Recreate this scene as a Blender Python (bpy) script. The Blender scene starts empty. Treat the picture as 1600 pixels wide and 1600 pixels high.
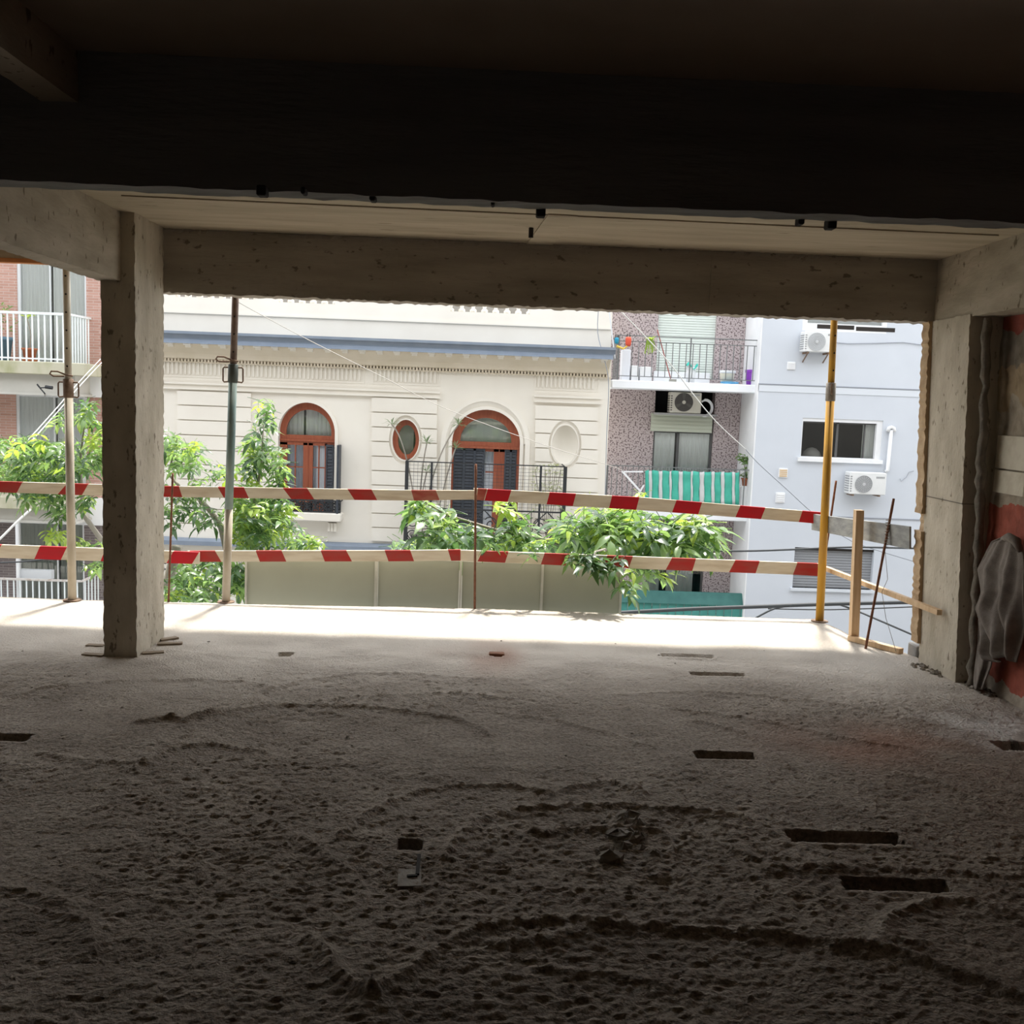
import bpy, math, random
import numpy as np
from mathutils import Vector, Matrix
from mathutils.geometry import tessellate_polygon

random.seed(7)
RNG = np.random.default_rng(7)
SC = bpy.context.scene
COL = SC.collection
R = math.radians

# ------------------------------------------------------------------ camera
YAW, PITCH, ROLL = R(-1.4), R(6.27), R(2.11)      # yaw left +, pitch down +, roll ccw +
FPX = 1550.0
CAMP = Vector((0, 0, 1.6))
_f = Vector((-math.sin(YAW) * math.cos(PITCH), math.cos(YAW) * math.cos(PITCH), -math.sin(PITCH)))
_r0 = Vector((math.cos(YAW), math.sin(YAW), 0))
_u0 = _r0.cross(_f)
_r = math.cos(ROLL) * _r0 + math.sin(ROLL) * _u0
_u = -math.sin(ROLL) * _r0 + math.cos(ROLL) * _u0
cam = bpy.data.cameras.new('camera')
cam.sensor_width = 36
cam.lens = 36 * FPX / 1600
cam.clip_start = 0.05
cam.clip_end = 300
camo = bpy.data.objects.new('camera', cam)
COL.objects.link(camo)
camo.matrix_world = Matrix(((_r.x, _u.x, -_f.x, CAMP.x), (_r.y, _u.y, -_f.y, CAMP.y), (_r.z, _u.z, -_f.z, CAMP.z), (0, 0, 0, 1)))
SC.camera = camo

# ------------------------------------------------------------------ sky, sun, exposure
SKY = 1.0
SUN = 2.9
SC.view_settings.view_transform = 'Standard'
SC.view_settings.look = 'None'
SC.view_settings.exposure = 1.53
SC.view_settings.gamma = 1
SC.view_settings.use_curve_mapping = False
w = bpy.data.worlds.new('hazy_sky')
SC.world = w
w.use_nodes = True
wn = w.node_tree.nodes
wl = w.node_tree.links
bg = wn['Background']
tc = wn.new('ShaderNodeTexCoord')
sx = wn.new('ShaderNodeSeparateXYZ')
rp = wn.new('ShaderNodeValToRGB')
wl.new(tc.outputs['Generated'], sx.inputs[0])
wl.new(sx.outputs['Z'], rp.inputs[0])
wl.new(rp.outputs[0], bg.inputs[0])
rp.color_ramp.elements[0].position = 0.0
rp.color_ramp.elements[0].color = (0.97, 0.97, 0.96, 1)
rp.color_ramp.elements[1].position = 0.9
rp.color_ramp.elements[1].color = (0.90, 0.94, 1.0, 1)
bg.inputs[1].default_value = SKY
sl = bpy.data.lights.new('sun', 'SUN')
sl.energy = SUN
sl.angle = R(4)
sl.color = (1.0, 0.95, 0.86)
slo = bpy.data.objects.new('sun', sl)
COL.objects.link(slo)
slo.location = (3, 30, 40)
slo.rotation_euler = Vector((-0.17, -0.86, -2.46)).to_track_quat('-Z', 'Y').to_euler()
SC.cycles.max_bounces = 10
SC.cycles.diffuse_bounces = 6
SC.cycles.transparent_max_bounces = 12


# ------------------------------------------------------------------ pixel -> plane
def ray(x, y):
    return _r * ((x - 800) / FPX) + _u * ((800 - y) / FPX) + _f


def onz(x, y, z=0.0):
    d = ray(x, y)
    return CAMP + d * ((z - CAMP.z) / d.z)


def ony(x, y, Y):
    d = ray(x, y)
    return CAMP + d * (Y / d.y)


def onx(x, y, X):
    d = ray(x, y)
    return CAMP + d * (X / d.x)


def rc(x0, y0, x1, y1, Y):
    """axis aligned rectangle on the plane y=Y from a pixel box: X0, X1, Z0 (low), Z1 (high)"""
    xm, ym = (x0 + x1) / 2, (y0 + y1) / 2
    return ony(x0, ym, Y).x, ony(x1, ym, Y).x, ony(xm, y1, Y).z, ony(xm, y0, Y).z


# ------------------------------------------------------------------ materials
MATS = {}


def mat(name, col, col2=None, scale=8.0, rough=0.85, bump=0.0, bscale=None, detail=6, lo=0.35, hi=0.65, metal=0.0, spec=0.3, stretch=None, emit=None, bdist=0.01, col3=None, pits=None):
    if name in MATS:
        return MATS[name]
    m = bpy.data.materials.new(name)
    m.use_nodes = True
    n, l = m.node_tree.nodes, m.node_tree.links
    b = n['Principled BSDF']
    b.inputs['Base Color'].default_value = (*col, 1)
    b.inputs['Roughness'].default_value = rough
    b.inputs['Metallic'].default_value = metal
    b.inputs['Specular IOR Level'].default_value = spec
    if col2 is not None or bump:
        t = n.new('ShaderNodeTexCoord')
        mp = n.new('ShaderNodeMapping')
        l.new(t.outputs['Object'], mp.inputs[0])
        if stretch:
            mp.inputs['Scale'].default_value = stretch
    if col2 is not None:
        ns = n.new('ShaderNodeTexNoise')
        ns.inputs['Scale'].default_value = scale
        ns.inputs['Detail'].default_value = detail
        l.new(mp.outputs[0], ns.inputs[0])
        cr = n.new('ShaderNodeValToRGB')
        cr.color_ramp.elements[0].position = lo
        cr.color_ramp.elements[0].color = (*col, 1)
        cr.color_ramp.elements[1].position = hi
        cr.color_ramp.elements[1].color = (*col2, 1)
        if col3 is not None:
            e = cr.color_ramp.elements.new(min(0.98, hi + 0.12))
            e.color = (*col3, 1)
        l.new(ns.outputs[0], cr.inputs[0])
        l.new(cr.outputs[0], b.inputs['Base Color'])
        if pits:
            n3 = n.new('ShaderNodeTexNoise')
            n3.inputs['Scale'].default_value = pits[0]
            n3.inputs['Detail'].default_value = 3
            mp3 = n.new('ShaderNodeMapping')
            mp3.inputs['Scale'].default_value = pits[2]
            l.new(t.outputs['Object'], mp3.inputs[0])
            l.new(mp3.outputs[0], n3.inputs[0])
            c3 = n.new('ShaderNodeValToRGB')
            c3.color_ramp.elements[0].position = pits[1]
            c3.color_ramp.elements[0].color = (1, 1, 1, 1)
            c3.color_ramp.elements[1].position = pits[1] + .06
            c3.color_ramp.elements[1].color = (.45, .42, .38, 1)
            l.new(n3.outputs[0], c3.inputs[0])
            m3 = n.new('ShaderNodeMix')
            m3.data_type = 'RGBA'
            m3.blend_type = 'MULTIPLY'
            m3.inputs[0].default_value = 1
            l.new(cr.outputs[0], m3.inputs[6])
            l.new(c3.outputs[0], m3.inputs[7])
            l.new(m3.outputs[2], b.inputs['Base Color'])
    if bump:
        nb = n.new('ShaderNodeTexNoise')
        nb.inputs['Scale'].default_value = bscale or scale * 4
        nb.inputs['Detail'].default_value = 8
        l.new(mp.outputs[0], nb.inputs[0])
        bp = n.new('ShaderNodeBump')
        bp.inputs['Strength'].default_value = bump
        bp.inputs['Distance'].default_value = bdist
        l.new(nb.outputs[0], bp.inputs['Height'])
        l.new(bp.outputs[0], b.inputs['Normal'])
    if emit:
        b.inputs['Emission Color'].default_value = (*emit[:3], 1)
        b.inputs['Emission Strength'].default_value = emit[3]
    MATS[name] = m
    return m


def glass_mat(name, tint=(0.9, 0.95, 0.95), refl=0.9):
    if name in MATS:
        return MATS[name]
    m = bpy.data.materials.new(name)
    m.use_nodes = True
    n, l = m.node_tree.nodes, m.node_tree.links
    n.clear()
    out = n.new('ShaderNodeOutputMaterial')
    tr = n.new('ShaderNodeBsdfTransparent')
    tr.inputs[0].default_value = (*tint, 1)
    gl = n.new('ShaderNodeBsdfGlossy')
    gl.inputs[0].default_value = (refl, refl, refl, 1)
    gl.inputs['Roughness'].default_value = 0.02
    fr = n.new('ShaderNodeFresnel')
    fr.inputs[0].default_value = 1.5
    mx = n.new('ShaderNodeMixShader')
    l.new(fr.outputs[0], mx.inputs[0])
    l.new(tr.outputs[0], mx.inputs[1])
    l.new(gl.outputs[0], mx.inputs[2])
    l.new(mx.outputs[0], out.inputs[0])
    MATS[name] = m
    return m


def brick_mat(name, c1, c2, mortar, bw=0.24, bh=0.058):
    if name in MATS:
        return MATS[name]
    m = mat(name, c1, rough=0.9)
    n, l = m.node_tree.nodes, m.node_tree.links
    b = n['Principled BSDF']
    t = n.new('ShaderNodeTexCoord')
    s = n.new('ShaderNodeSeparateXYZ')
    c = n.new('ShaderNodeCombineXYZ')
    l.new(t.outputs['Object'], s.inputs[0])
    l.new(s.outputs['X'], c.inputs['X'])
    l.new(s.outputs['Z'], c.inputs['Y'])
    br = n.new('ShaderNodeTexBrick')
    br.inputs['Scale'].default_value = 1.0
    br.inputs['Brick Width'].default_value = bw
    br.inputs['Row Height'].default_value = bh
    br.inputs['Mortar Size'].default_value = 0.006
    br.inputs['Color1'].default_value = (*c1, 1)
    br.inputs['Color2'].default_value = (*c2, 1)
    br.inputs['Mortar'].default_value = (*mortar, 1)
    l.new(c.outputs[0], br.inputs[0])
    l.new(br.outputs[0], b.inputs['Base Color'])
    bp = n.new('ShaderNodeBump')
    bp.inputs['Strength'].default_value = 0.6
    bp.inputs['Distance'].default_value = 0.01
    bp.invert = True
    l.new(br.outputs['Fac'], bp.inputs['Height'])
    l.new(bp.outputs[0], b.inputs['Normal'])
    return m


def leaf_mat(name, col, trans):
    m = bpy.data.materials.new(name)
    m.use_nodes = True
    n, l = m.node_tree.nodes, m.node_tree.links
    b = n['Principled BSDF']
    b.inputs['Base Color'].default_value = (*col, 1)
    b.inputs['Roughness'].default_value = 0.27
    b.inputs['Specular IOR Level'].default_value = 0.8
    out = n['Material Output']
    t = n.new('ShaderNodeBsdfTranslucent')
    t.inputs[0].default_value = (*trans, 1)
    mx = n.new('ShaderNodeMixShader')
    mx.inputs[0].default_value = 0.42
    l.new(b.outputs[0], mx.inputs[1])
    l.new(t.outputs[0], mx.inputs[2])
    l.new(mx.outputs[0], out.inputs[0])
    MATS[name] = m
    return m


# ------------------------------------------------------------------ mesh builder
ORG = {}


class MB:
    def __init__(s):
        s.v, s.f, s.m = [], [], []

    def add(s, vs, fs, mi=0):
        k = len(s.v)
        s.v += [tuple(p) for p in vs]
        for f in fs:
            s.f.append(tuple(k + i for i in f))
            s.m.append(mi)
        return s

    def box(s, x0, x1, y0, y1, z0, z1, mi=0):
        vs = [(x, y, z) for x in (x0, x1) for y in (y0, y1) for z in (z0, z1)]
        return s.add(vs, [(0, 1, 3, 2), (4, 6, 7, 5), (0, 4, 5, 1), (2, 3, 7, 6), (0, 2, 6, 4), (1, 5, 7, 3)], mi)

    def bevbox(s, x0, x1, y0, y1, z0, z1, b=0.01, mi=0):
        """box with the four edges along Y chamfered and a chamfered front face (low Y)"""
        def loop(i):
            return [(x0 + i, z0 + b), (x0 + b, z0 + i), (x1 - b, z0 + i), (x1 - i, z0 + b), (x1 - i, z1 - b), (x1 - b, z1 - i), (x0 + b, z1 - i), (x0 + i, z1 - b)]
        l0, l1 = loop(b * 0.7), loop(0)
        vs = [(x, y0, z) for x, z in l0] + [(x, y0 + b, z) for x, z in l1] + [(x, y1, z) for x, z in l1]
        fs = [tuple(range(8))]
        for k in (0, 8):
            for i in range(8):
                j = (i + 1) % 8
                fs.append((k + i, k + 8 + i, k + 8 + j, k + j))
        fs.append(tuple(range(23, 15, -1)))
        return s.add(vs, fs, mi)

    def hexa(s, a, b, mi=0):
        """two quads a, b (4 points each, same winding) joined into a solid"""
        return s.add(list(a) + list(b), [(3, 2, 1, 0), (4, 5, 6, 7)] + [(i, (i + 1) % 4, 4 + (i + 1) % 4, 4 + i) for i in range(4)], mi)

    def bar(s, p, q, w, h, up=(0, 0, 1), mi=0):
        p, q = Vector(p), Vector(q)
        d = (q - p).normalized()
        u = Vector(up)
        sd = d.cross(u)
        if sd.length < 1e-4:
            sd = d.cross(Vector((0, 1, 0)))
        sd.normalize()
        u = sd.cross(d).normalized()
        c = [sd * (w / 2) + u * (h / 2), sd * (-w / 2) + u * (h / 2), sd * (-w / 2) - u * (h / 2), sd * (w / 2) - u * (h / 2)]
        return s.hexa([p + k for k in c], [q + k for k in c], mi)

    def tube(s, pts, r, n=8, cap=True, mi=0):
        pts = [Vector(p) for p in pts]
        rs = r if isinstance(r, (list, tuple)) else [r] * len(pts)
        k = len(s.v)
        prev = None
        for i, p in enumerate(pts):
            d = (pts[min(i + 1, len(pts) - 1)] - pts[max(i - 1, 0)])
            d.normalize()
            if prev is None:
                a = Vector((0, 0, 1)) if abs(d.z) < 0.9 else Vector((1, 0, 0))
                u = d.cross(a).normalized()
            else:
                u = (prev - d * prev.dot(d)).normalized()
            prev = u
            t = d.cross(u)
            for j in range(n):
                g = 2 * math.pi * j / n
                q = p + (u * math.cos(g) + t * math.sin(g)) * rs[i]
                s.v.append(tuple(q))
        for i in range(len(pts) - 1):
            for j in range(n):
                a, b = k + i * n + j, k + i * n + (j + 1) % n
                s.f.append((a, b, b + n, a + n))
                s.m.append(mi)
        if cap:
            s.f.append(tuple(k + j for j in range(n - 1, -1, -1)))
            s.m.append(mi)
            e = k + (len(pts) - 1) * n
            s.f.append(tuple(e + j for j in range(n)))
            s.m.append(mi)
        return s

    def lathe(s, prof, c, n=14, axis='z', mi=0):
        """prof: (radius, offset along the axis)"""
        k = len(s.v)
        for r, h in prof:
            for j in range(n):
                g = 2 * math.pi * j / n
                a, b = r * math.cos(g), r * math.sin(g)
                s.v.append((c[0] + a, c[1] + b, c[2] + h) if axis == 'z' else (c[0] + a, c[1] + h, c[2] + b))
        for i in range(len(prof) - 1):
            for j in range(n):
                a, b = k + i * n + j, k + i * n + (j + 1) % n
                s.f.append((a, b, b + n, a + n))
                s.m.append(mi)
        s.f.append(tuple(k + j for j in range(n - 1, -1, -1)))
        e = k + (len(prof) - 1) * n
        s.f.append(tuple(e + j for j in range(n)))
        s.m += [mi, mi]
        return s

    def prism(s, loop, y0, y1, mi=0):
        """loop of (x, z), front at y0"""
        return s.holes(loop, [], y0, y1, mi)

    def holes(s, outer, holes, y0, y1, mi=0):
        loops = [outer] + list(holes)
        tri = tessellate_polygon([[Vector((x, z, 0)) for x, z in lp] for lp in loops])
        flat = [p for lp in loops for p in lp]
        N = len(flat)
        fs = [tuple(t) for t in tri] + [tuple(i + N for i in t[::-1]) for t in tri]
        k = 0
        for lp in loops:
            m = len(lp)
            for i in range(m):
                j = (i + 1) % m
                fs.append((k + i, k + j, N + k + j, N + k + i))
            k += m
        return s.add([(x, y0, z) for x, z in flat] + [(x, y1, z) for x, z in flat], fs, mi)

    def ring(s, o, i, y0, y1, mi=0):
        n = len(o)
        vs = [(x, y0, z) for x, z in o] + [(x, y0, z) for x, z in i] + [(x, y1, z) for x, z in o] + [(x, y1, z) for x, z in i]
        fs = []
        for a in range(n):
            b = (a + 1) % n
            fs += [(a, b, n + b, n + a), (2 * n + a, 3 * n + a, 3 * n + b, 2 * n + b), (a, 2 * n + a, 2 * n + b, b), (n + a, n + b, 3 * n + b, 3 * n + a)]
        return s.add(vs, fs, mi)

    def grid(s, fn, nu, nv, mi=0):
        k = len(s.v)
        for i in range(nu + 1):
            for j in range(nv + 1):
                s.v.append(tuple(fn(i / nu, j / nv)))
        for i in range(nu):
            for j in range(nv):
                a = k + i * (nv + 1) + j
                s.f.append((a, a + 1, a + nv + 2, a + nv + 1))
                s.m.append(mi)
        return s

    def mesh(s, name, mats, org=(0, 0, 0), smooth=False):
        me = bpy.data.meshes.new(name)
        o = Vector(org)
        me.from_pydata([(x - o.x, y - o.y, z - o.z) for x, y, z in s.v], [], s.f)
        for m in (mats if isinstance(mats, (list, tuple)) else [mats]):
            me.materials.append(m)
        if any(s.m):
            me.polygons.foreach_set('material_index', s.m)
        if smooth:
            me.polygons.foreach_set('use_smooth', [True] * len(s.f))
        me.update()
        return me

    def build(s, name, mats, parent=None, smooth=False, org=None, kind=None):
        """with a parent: a part whose origin is the thing's base; without: a top-level mesh with its origin at org (default centre-bottom)"""
        if parent is not None:
            og = ORG[parent.name]
        elif org is not None:
            og = Vector(org)
        else:
            a = np.array(s.v)
            og = Vector(((a[:, 0].min() + a[:, 0].max()) / 2, (a[:, 1].min() + a[:, 1].max()) / 2, a[:, 2].min()))
        o = bpy.data.objects.new(name, s.mesh(name, mats, og, smooth))
        COL.objects.link(o)
        ORG[o.name] = og
        if parent is not None:
            o.parent = parent
        else:
            o.location = og
        if kind:
            o['kind'] = kind
        return o


def thing(name, label, cat, loc, group=None):
    o = bpy.data.objects.new(name, None)
    COL.objects.link(o)
    o.location = loc
    o.empty_display_size = 0.1
    ORG[o.name] = Vector(loc)
    return tag(o, label, cat, group)


def tag(o, label, cat, group=None):
    o['label'] = label
    o['category'] = cat
    if group:
        o['group'] = group
    return o


def struct(o, label=None, cat=None):
    o['kind'] = 'structure'
    if label:
        o['label'] = label
    if cat:
        o['category'] = cat
    return o


def ellipse(cx, cz, rx, rz, n=32, a0=0.0):
    return [(cx + rx * math.cos(a0 + 2 * math.pi * i / n), cz + rz * math.sin(a0 + 2 * math.pi * i / n)) for i in range(n)]


def arch(x0, x1, z0, zs, zt, n=20):
    """closed loop: bottom left, bottom right, then the arc from right to left"""
    c, rx, rz = (x0 + x1) / 2, (x1 - x0) / 2, zt - zs
    return [(x0, z0), (x1, z0)] + [(c + rx * math.cos(math.pi * i / n), zs + rz * math.sin(math.pi * i / n)) for i in range(n + 1)]


def rectl(x0, x1, z0, z1):
    return [(x0, z0), (x1, z0), (x1, z1), (x0, z1)]


def lattice(x, y, seed):
    """smooth value noise at array coordinates"""
    g = np.random.default_rng(seed).random((256, 256))
    xi, yi = np.floor(x).astype(int), np.floor(y).astype(int)
    fx, fy = x - xi, y - yi
    fx, fy = fx * fx * (3 - 2 * fx), fy * fy * (3 - 2 * fy)
    a, b = g[xi % 256, yi % 256], g[(xi + 1) % 256, yi % 256]
    c, d = g[xi % 256, (yi + 1) % 256], g[(xi + 1) % 256, (yi + 1) % 256]
    return (a * (1 - fx) + b * fx) * (1 - fy) + (c * (1 - fx) + d * fx) * fy


#=====================================================================
# 1. THE CONCRETE STOREY (setting)
#=====================================================================
CONC = mat('board_marked_concrete', (0.33, 0.288, 0.222), (0.51, 0.455, 0.37), pits=(26, .64, (1, 1, .5)), scale=4.5, bump=0.35, bscale=26, stretch=(0.6, 0.6, 2.0), lo=0.3, hi=0.7)
CONCX = mat('beam_concrete', (0.30, 0.27, 0.225), (0.45, 0.41, 0.355), pits=(22, .64, (.6, 1, 1)), scale=4, bump=0.4, bscale=30, stretch=(0.35, 1, 2.2), lo=0.3, hi=0.7)
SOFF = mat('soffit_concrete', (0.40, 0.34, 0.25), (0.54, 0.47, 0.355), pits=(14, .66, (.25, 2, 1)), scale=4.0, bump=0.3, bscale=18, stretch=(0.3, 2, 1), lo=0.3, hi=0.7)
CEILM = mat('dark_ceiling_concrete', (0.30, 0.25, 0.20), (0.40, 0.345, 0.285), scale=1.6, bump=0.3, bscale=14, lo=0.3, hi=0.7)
COLM = mat('column_concrete', (0.42, 0.375, 0.295), (0.61, 0.555, 0.46), pits=(34, .635, (1, 1, .45)), scale=5.0, bump=0.45, bscale=35, stretch=(1.5, 1.5, 0.7), lo=0.3, hi=0.7)
DARKM = mat('dark_grime', (0.035, 0.03, 0.027), rough=0.9)
WALLM = mat('room_wall', (0.17, 0.15, 0.13), (0.24, 0.21, 0.18), scale=2)

ZC, ZB = 2.60, 2.215
YEDGE_X = [-9.0, -4.2, -3.66, -1.8, -0.07, 1.06, 2.60, 2.66, 2.70, 2.87, 2.93, 3.10]
YEDGE_Y = [7.42, 7.44, 7.46, 7.48, 7.60, 7.585, 7.60, 7.30, 6.90, 6.62, 6.42, 6.36]

# floor: fine relief grid
NX, NY = 780, 560
xs = np.linspace(-4.2, 3.06, NX)
v = np.linspace(0, 1, NY)
ye = np.interp(xs, YEDGE_X, YEDGE_Y) + 0.012 * (lattice(xs * 9, xs * 0, 3) - 0.5)
Y0 = 1.5
GX = np.repeat(xs[:, None], NY, 1)
GY = Y0 * (ye[:, None] / Y0) ** v[None, :]
far = np.clip((GY - 5.1) / 2.0, 0, 1)
Z = np.zeros_like(GX)
Z += (0.016 - 0.009 * far) * (lattice(GX * 1.6 + 3, GY * 2.6, 11) - 0.5)
Z += (0.006 - 0.004 * far) * (lattice(GX * 6 + 3 * lattice(GX * 2, GY * 2, 5), GY * 9, 12) - 0.5)
rough_mask = np.clip(0.45 + 1.3 * (lattice(GX * 1.1, GY * 1.5, 21) - 0.25), 0.25, 1.1) * (1 - 0.72 * far)
peb = np.abs(lattice(GX * 27 + 2 * lattice(GX * 9, GY * 9, 15), GY * 36, 13) - 0.5) * 2
peb2 = lattice(GX * 62, GY * 74, 14)
Z += rough_mask * (0.0075 * (0.5 - peb) + 0.0085 * (peb2 - 0.5))
RIDGES = [
    ([(0, 1100), (60, 1077), (150, 1067), (230, 1062), (320, 1062), (400, 1065), (416, 1072)], .010),
    ([(410, 1080), (480, 1062), (560, 1054), (650, 1054), (760, 1063)], .008),
    ([(500, 1097), (560, 1090), (640, 1088), (720, 1085), (800, 1093)], .010),
    ([(215, 1133), (300, 1126), (370, 1113), (440, 1106), (500, 1108), (600, 1111), (720, 1126), (760, 1150)], .014),
    ([(210, 1205), (250, 1182), (280, 1171), (330, 1166), (410, 1180)], .012),
    ([(250, 1124), (290, 1132), (330, 1120)], .016),
    ([(530, 1308), (570, 1277), (610, 1256), (660, 1236), (720, 1229), (800, 1229), (860, 1240)], .014),
    ([(480, 1478), (520, 1510), (550, 1535), (583, 1557)], .016),
    ([(583, 1557), (640, 1522), (700, 1481), (750, 1455), (800, 1447), (900, 1440), (1000, 1454), (1120, 1458), (1250, 1470), (1340, 1487), (1420, 1500), (1500, 1530), (1600, 1563)], .017),
    ([(690, 1345), (720, 1312), (750, 1287), (800, 1272), (900, 1262), (1000, 1263), (1100, 1270), (1160, 1280)], .014),
    ([(830, 1307), (900, 1301), (960, 1296), (1030, 1306)], .014),
    ([(790, 1482), (870, 1470), (930, 1450)], .012),
    ([(780, 1116), (880, 1130), (960, 1146), (1025, 1168)], .010),
    ([(1060, 1108), (1150, 1120), (1250, 1140), (1330, 1160), (1420, 1172)], .011),
    ([(1090, 1128), (1160, 1145), (1210, 1178), (1230, 1200)], .009),
    ([(1400, 1213), (1460, 1225), (1540, 1260)], .011),
    ([(1365, 1470), (1390, 1432), (1440, 1415), (1510, 1412), (1590, 1440)], .013),
    ([(890, 1232), (950, 1224), (1000, 1240)], .012),
    ([(430, 1288), (480, 1318), (525, 1347)], .010),
    ([(0, 1390), (40, 1402), (110, 1418)], .010),
    ([(120, 1435), (150, 1440), (158, 1480)], .010),
    ([(1090, 1310), (1200, 1345), (1290, 1350)], .008),
    ([(1200, 1360), (1320, 1355), (1480, 1362), (1600, 1372)], .010),
    ([(1300, 1490), (1380, 1478), (1440, 1482)], .012),
    ([(860, 1520), (1000, 1535), (1150, 1570)], .010),
    ([(170, 1010), (420, 1030), (620, 1022)], .004),
    ([(60, 1180), (150, 1190), (230, 1196)], .010),
    ([(960, 1085), (1100, 1080), (1250, 1092), (1370, 1110)], .007),
]


def seg_dist(px, py, poly):
    best = np.full(px.shape, 1e9)
    side = np.zeros(px.shape)
    for (ax, ay), (bx, by) in zip(poly[:-1], poly[1:]):
        dx, dy = bx - ax, by - ay
        t = np.clip(((px - ax) * dx + (py - ay) * dy) / (dx * dx + dy * dy), 0, 1)
        d = np.hypot(px - ax - t * dx, py - ay - t * dy)
        s = np.sign((px - ax) * dy - (py - ay) * dx)
        m = d < best
        best = np.where(m, d, best)
        side = np.where(m, s, side)
    return best, side


wob = 0.03 * (lattice(GX * 7, GY * 7, 31) - 0.5)
for pl, h in RIDGES:
    P = [(onz(*q).x, onz(*q).y) for q in pl]
    bx = [p[0] for p in P]
    by = [p[1] for p in P]
    sel = (GX > min(bx) - .3) & (GX < max(bx) + .3) & (GY > min(by) - .3) & (GY < max(by) + .3)
    d, sd = seg_dist(GX[sel] + wob[sel], GY[sel] + wob[sel], P)
    wd = 0.028
    h = h * 1.25
    Z[sel] += h * np.exp(-(d / wd) ** 2) * 0.7 + np.where(sd > 0, h * 0.8 * np.exp(-(d / 0.16)), 0) * 0.9
SLOTS = [(-60, 1147, 48, 1158), (1088, 1176, 1180, 1187), (1560, 1162, 1660, 1174), (1235, 1302, 1405, 1318), (1318, 1376, 1482, 1394),
         (1035, 1023, 1113, 1027.5), (1080, 1052, 1163, 1056.5), (434, 1021, 456, 1027), (766, 1020, 785, 1026), (622, 1316, 658, 1331)]
for x0, y0, x1, y1 in SLOTS:
    a, b = onz(x0, (y0 + y1) / 2), onz(x1, (y0 + y1) / 2)
    ya, yb = onz((x0 + x1) / 2, y1).y, onz((x0 + x1) / 2, y0).y
    jit = 0.012 * (lattice(GX * 30, GY * 30, 41) - 0.5)
    m = (GX > a.x + jit) & (GX < b.x + jit) & (GY > ya + jit) & (GY < yb + jit)
    Z = np.where(m, (-0.07 if y0 > 1100 else -0.022) + 0.01 * peb2, Z)
    ring_ = (GX > a.x - .03) & (GX < b.x + .03) & (GY > ya - .03) & (GY < yb + .03) & ~m
    Z = np.where(ring_, Z * 0.4 + 0.004, Z)
# keep the floor flat where things stand
for bx, by, r in ((-2.9, 7.42, .14), (-1.9, 7.5, .14), (2.6, 7.5, .14)):
    k = np.clip(np.hypot(GX - bx, GY - by) / r, 0, 1)
    Z = Z * k
pale = np.exp(-(((GX - 2.75) / .35) ** 2 + ((GY - 4.95) / .28) ** 2)) * 2.1 * lattice(GX * 6, GY * 6, 51) ** 1.5
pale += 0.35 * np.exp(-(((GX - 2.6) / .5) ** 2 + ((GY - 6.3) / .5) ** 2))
rust = 0.9 * np.exp(-((GX / .25) ** 2 + ((GY - 6.15) / .35) ** 2)) * lattice(GX * 6, GY * 4, 52)
cx_, cy_ = onz(1360, 1165).x, onz(1360, 1165).y
rust += 0.8 * np.exp(-(((GX - cx_) / .45) ** 2 + ((GY - cy_) / .3) ** 2)) * lattice(GX * 4, GY * 4, 53)
smooth_lit_zone = np.clip((GY - (5.0 + 0.7 * (lattice(GX * 1.3 + 9, GY * 1.3, 54) - 0.5) + 0.12 * np.sin(GX * 1.7))) / 1.0, 0, 1) * (0.75 + 0.5 * (lattice(GX * 5, GY * 7, 55) - 0.5))  # smoother paler screed, brightened further to paint in light falloff from the opening
vs = np.stack([GX, GY, Z], -1).reshape(-1, 3)
idx = np.arange(NX * NY).reshape(NX, NY)
q = np.stack([idx[:-1, :-1], idx[1:, :-1], idx[1:, 1:], idx[:-1, 1:]], -1).reshape(-1, 4)
nv = len(vs)
edge_low = np.stack([GX[:, -1], GY[:, -1] - 0.004, np.full(NX, -0.22)], -1)
i2 = np.arange(NX) + nv
sk = np.stack([idx[:-1, -1], idx[1:, -1], i2[1:], i2[:-1]], -1)
extra = [(-8, -5, -.03), (3.4, -5, -.03), (3.4, 1.55, -.03), (-8, 1.55, -.03),
         (-8, 1.5, -.025), (-4.15, 1.5, -.025), (-4.15, 7.44, -.025), (-8, 7.42, -.025),
         (-8, 1.5, -.22), (-8, 7.42, -.22), (-4.15, 7.44, -.22), (3.06, 1.5, -.02), (3.4, 1.5, -.02), (3.4, 6.3, -.02), (3.06, 6.3, -.02)]
ne = nv + NX
allv = np.concatenate([vs, edge_low, np.array(extra)])
faces = [tuple(t) for t in q.tolist()] + [tuple(t) for t in sk.tolist()]
faces += [(ne, ne + 1, ne + 2, ne + 3), (ne + 4, ne + 5, ne + 6, ne + 7), (ne + 7, ne + 6, ne + 10, ne + 9), (ne + 11, ne + 12, ne + 13, ne + 14)]
me = bpy.data.meshes.new('floor')
me.from_pydata(allv.tolist(), [], faces)
for nm, arr in (('pale', pale), ('rust', rust), ('smooth_lit_zone', smooth_lit_zone)):
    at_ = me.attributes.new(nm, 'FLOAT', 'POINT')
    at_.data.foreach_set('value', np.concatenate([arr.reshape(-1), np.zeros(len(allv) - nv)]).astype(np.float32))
me.polygons.foreach_set('use_smooth', [True] * len(faces))
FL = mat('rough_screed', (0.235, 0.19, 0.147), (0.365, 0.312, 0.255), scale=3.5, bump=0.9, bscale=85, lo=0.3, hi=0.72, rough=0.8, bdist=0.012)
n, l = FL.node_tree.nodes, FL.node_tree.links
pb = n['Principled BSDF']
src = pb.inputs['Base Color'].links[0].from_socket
g_ = n.new('ShaderNodeTexNoise')          # dark speckle: sand grains plus the self-shade of pits, painted into the colour
g_.inputs['Scale'].default_value = 55
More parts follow.
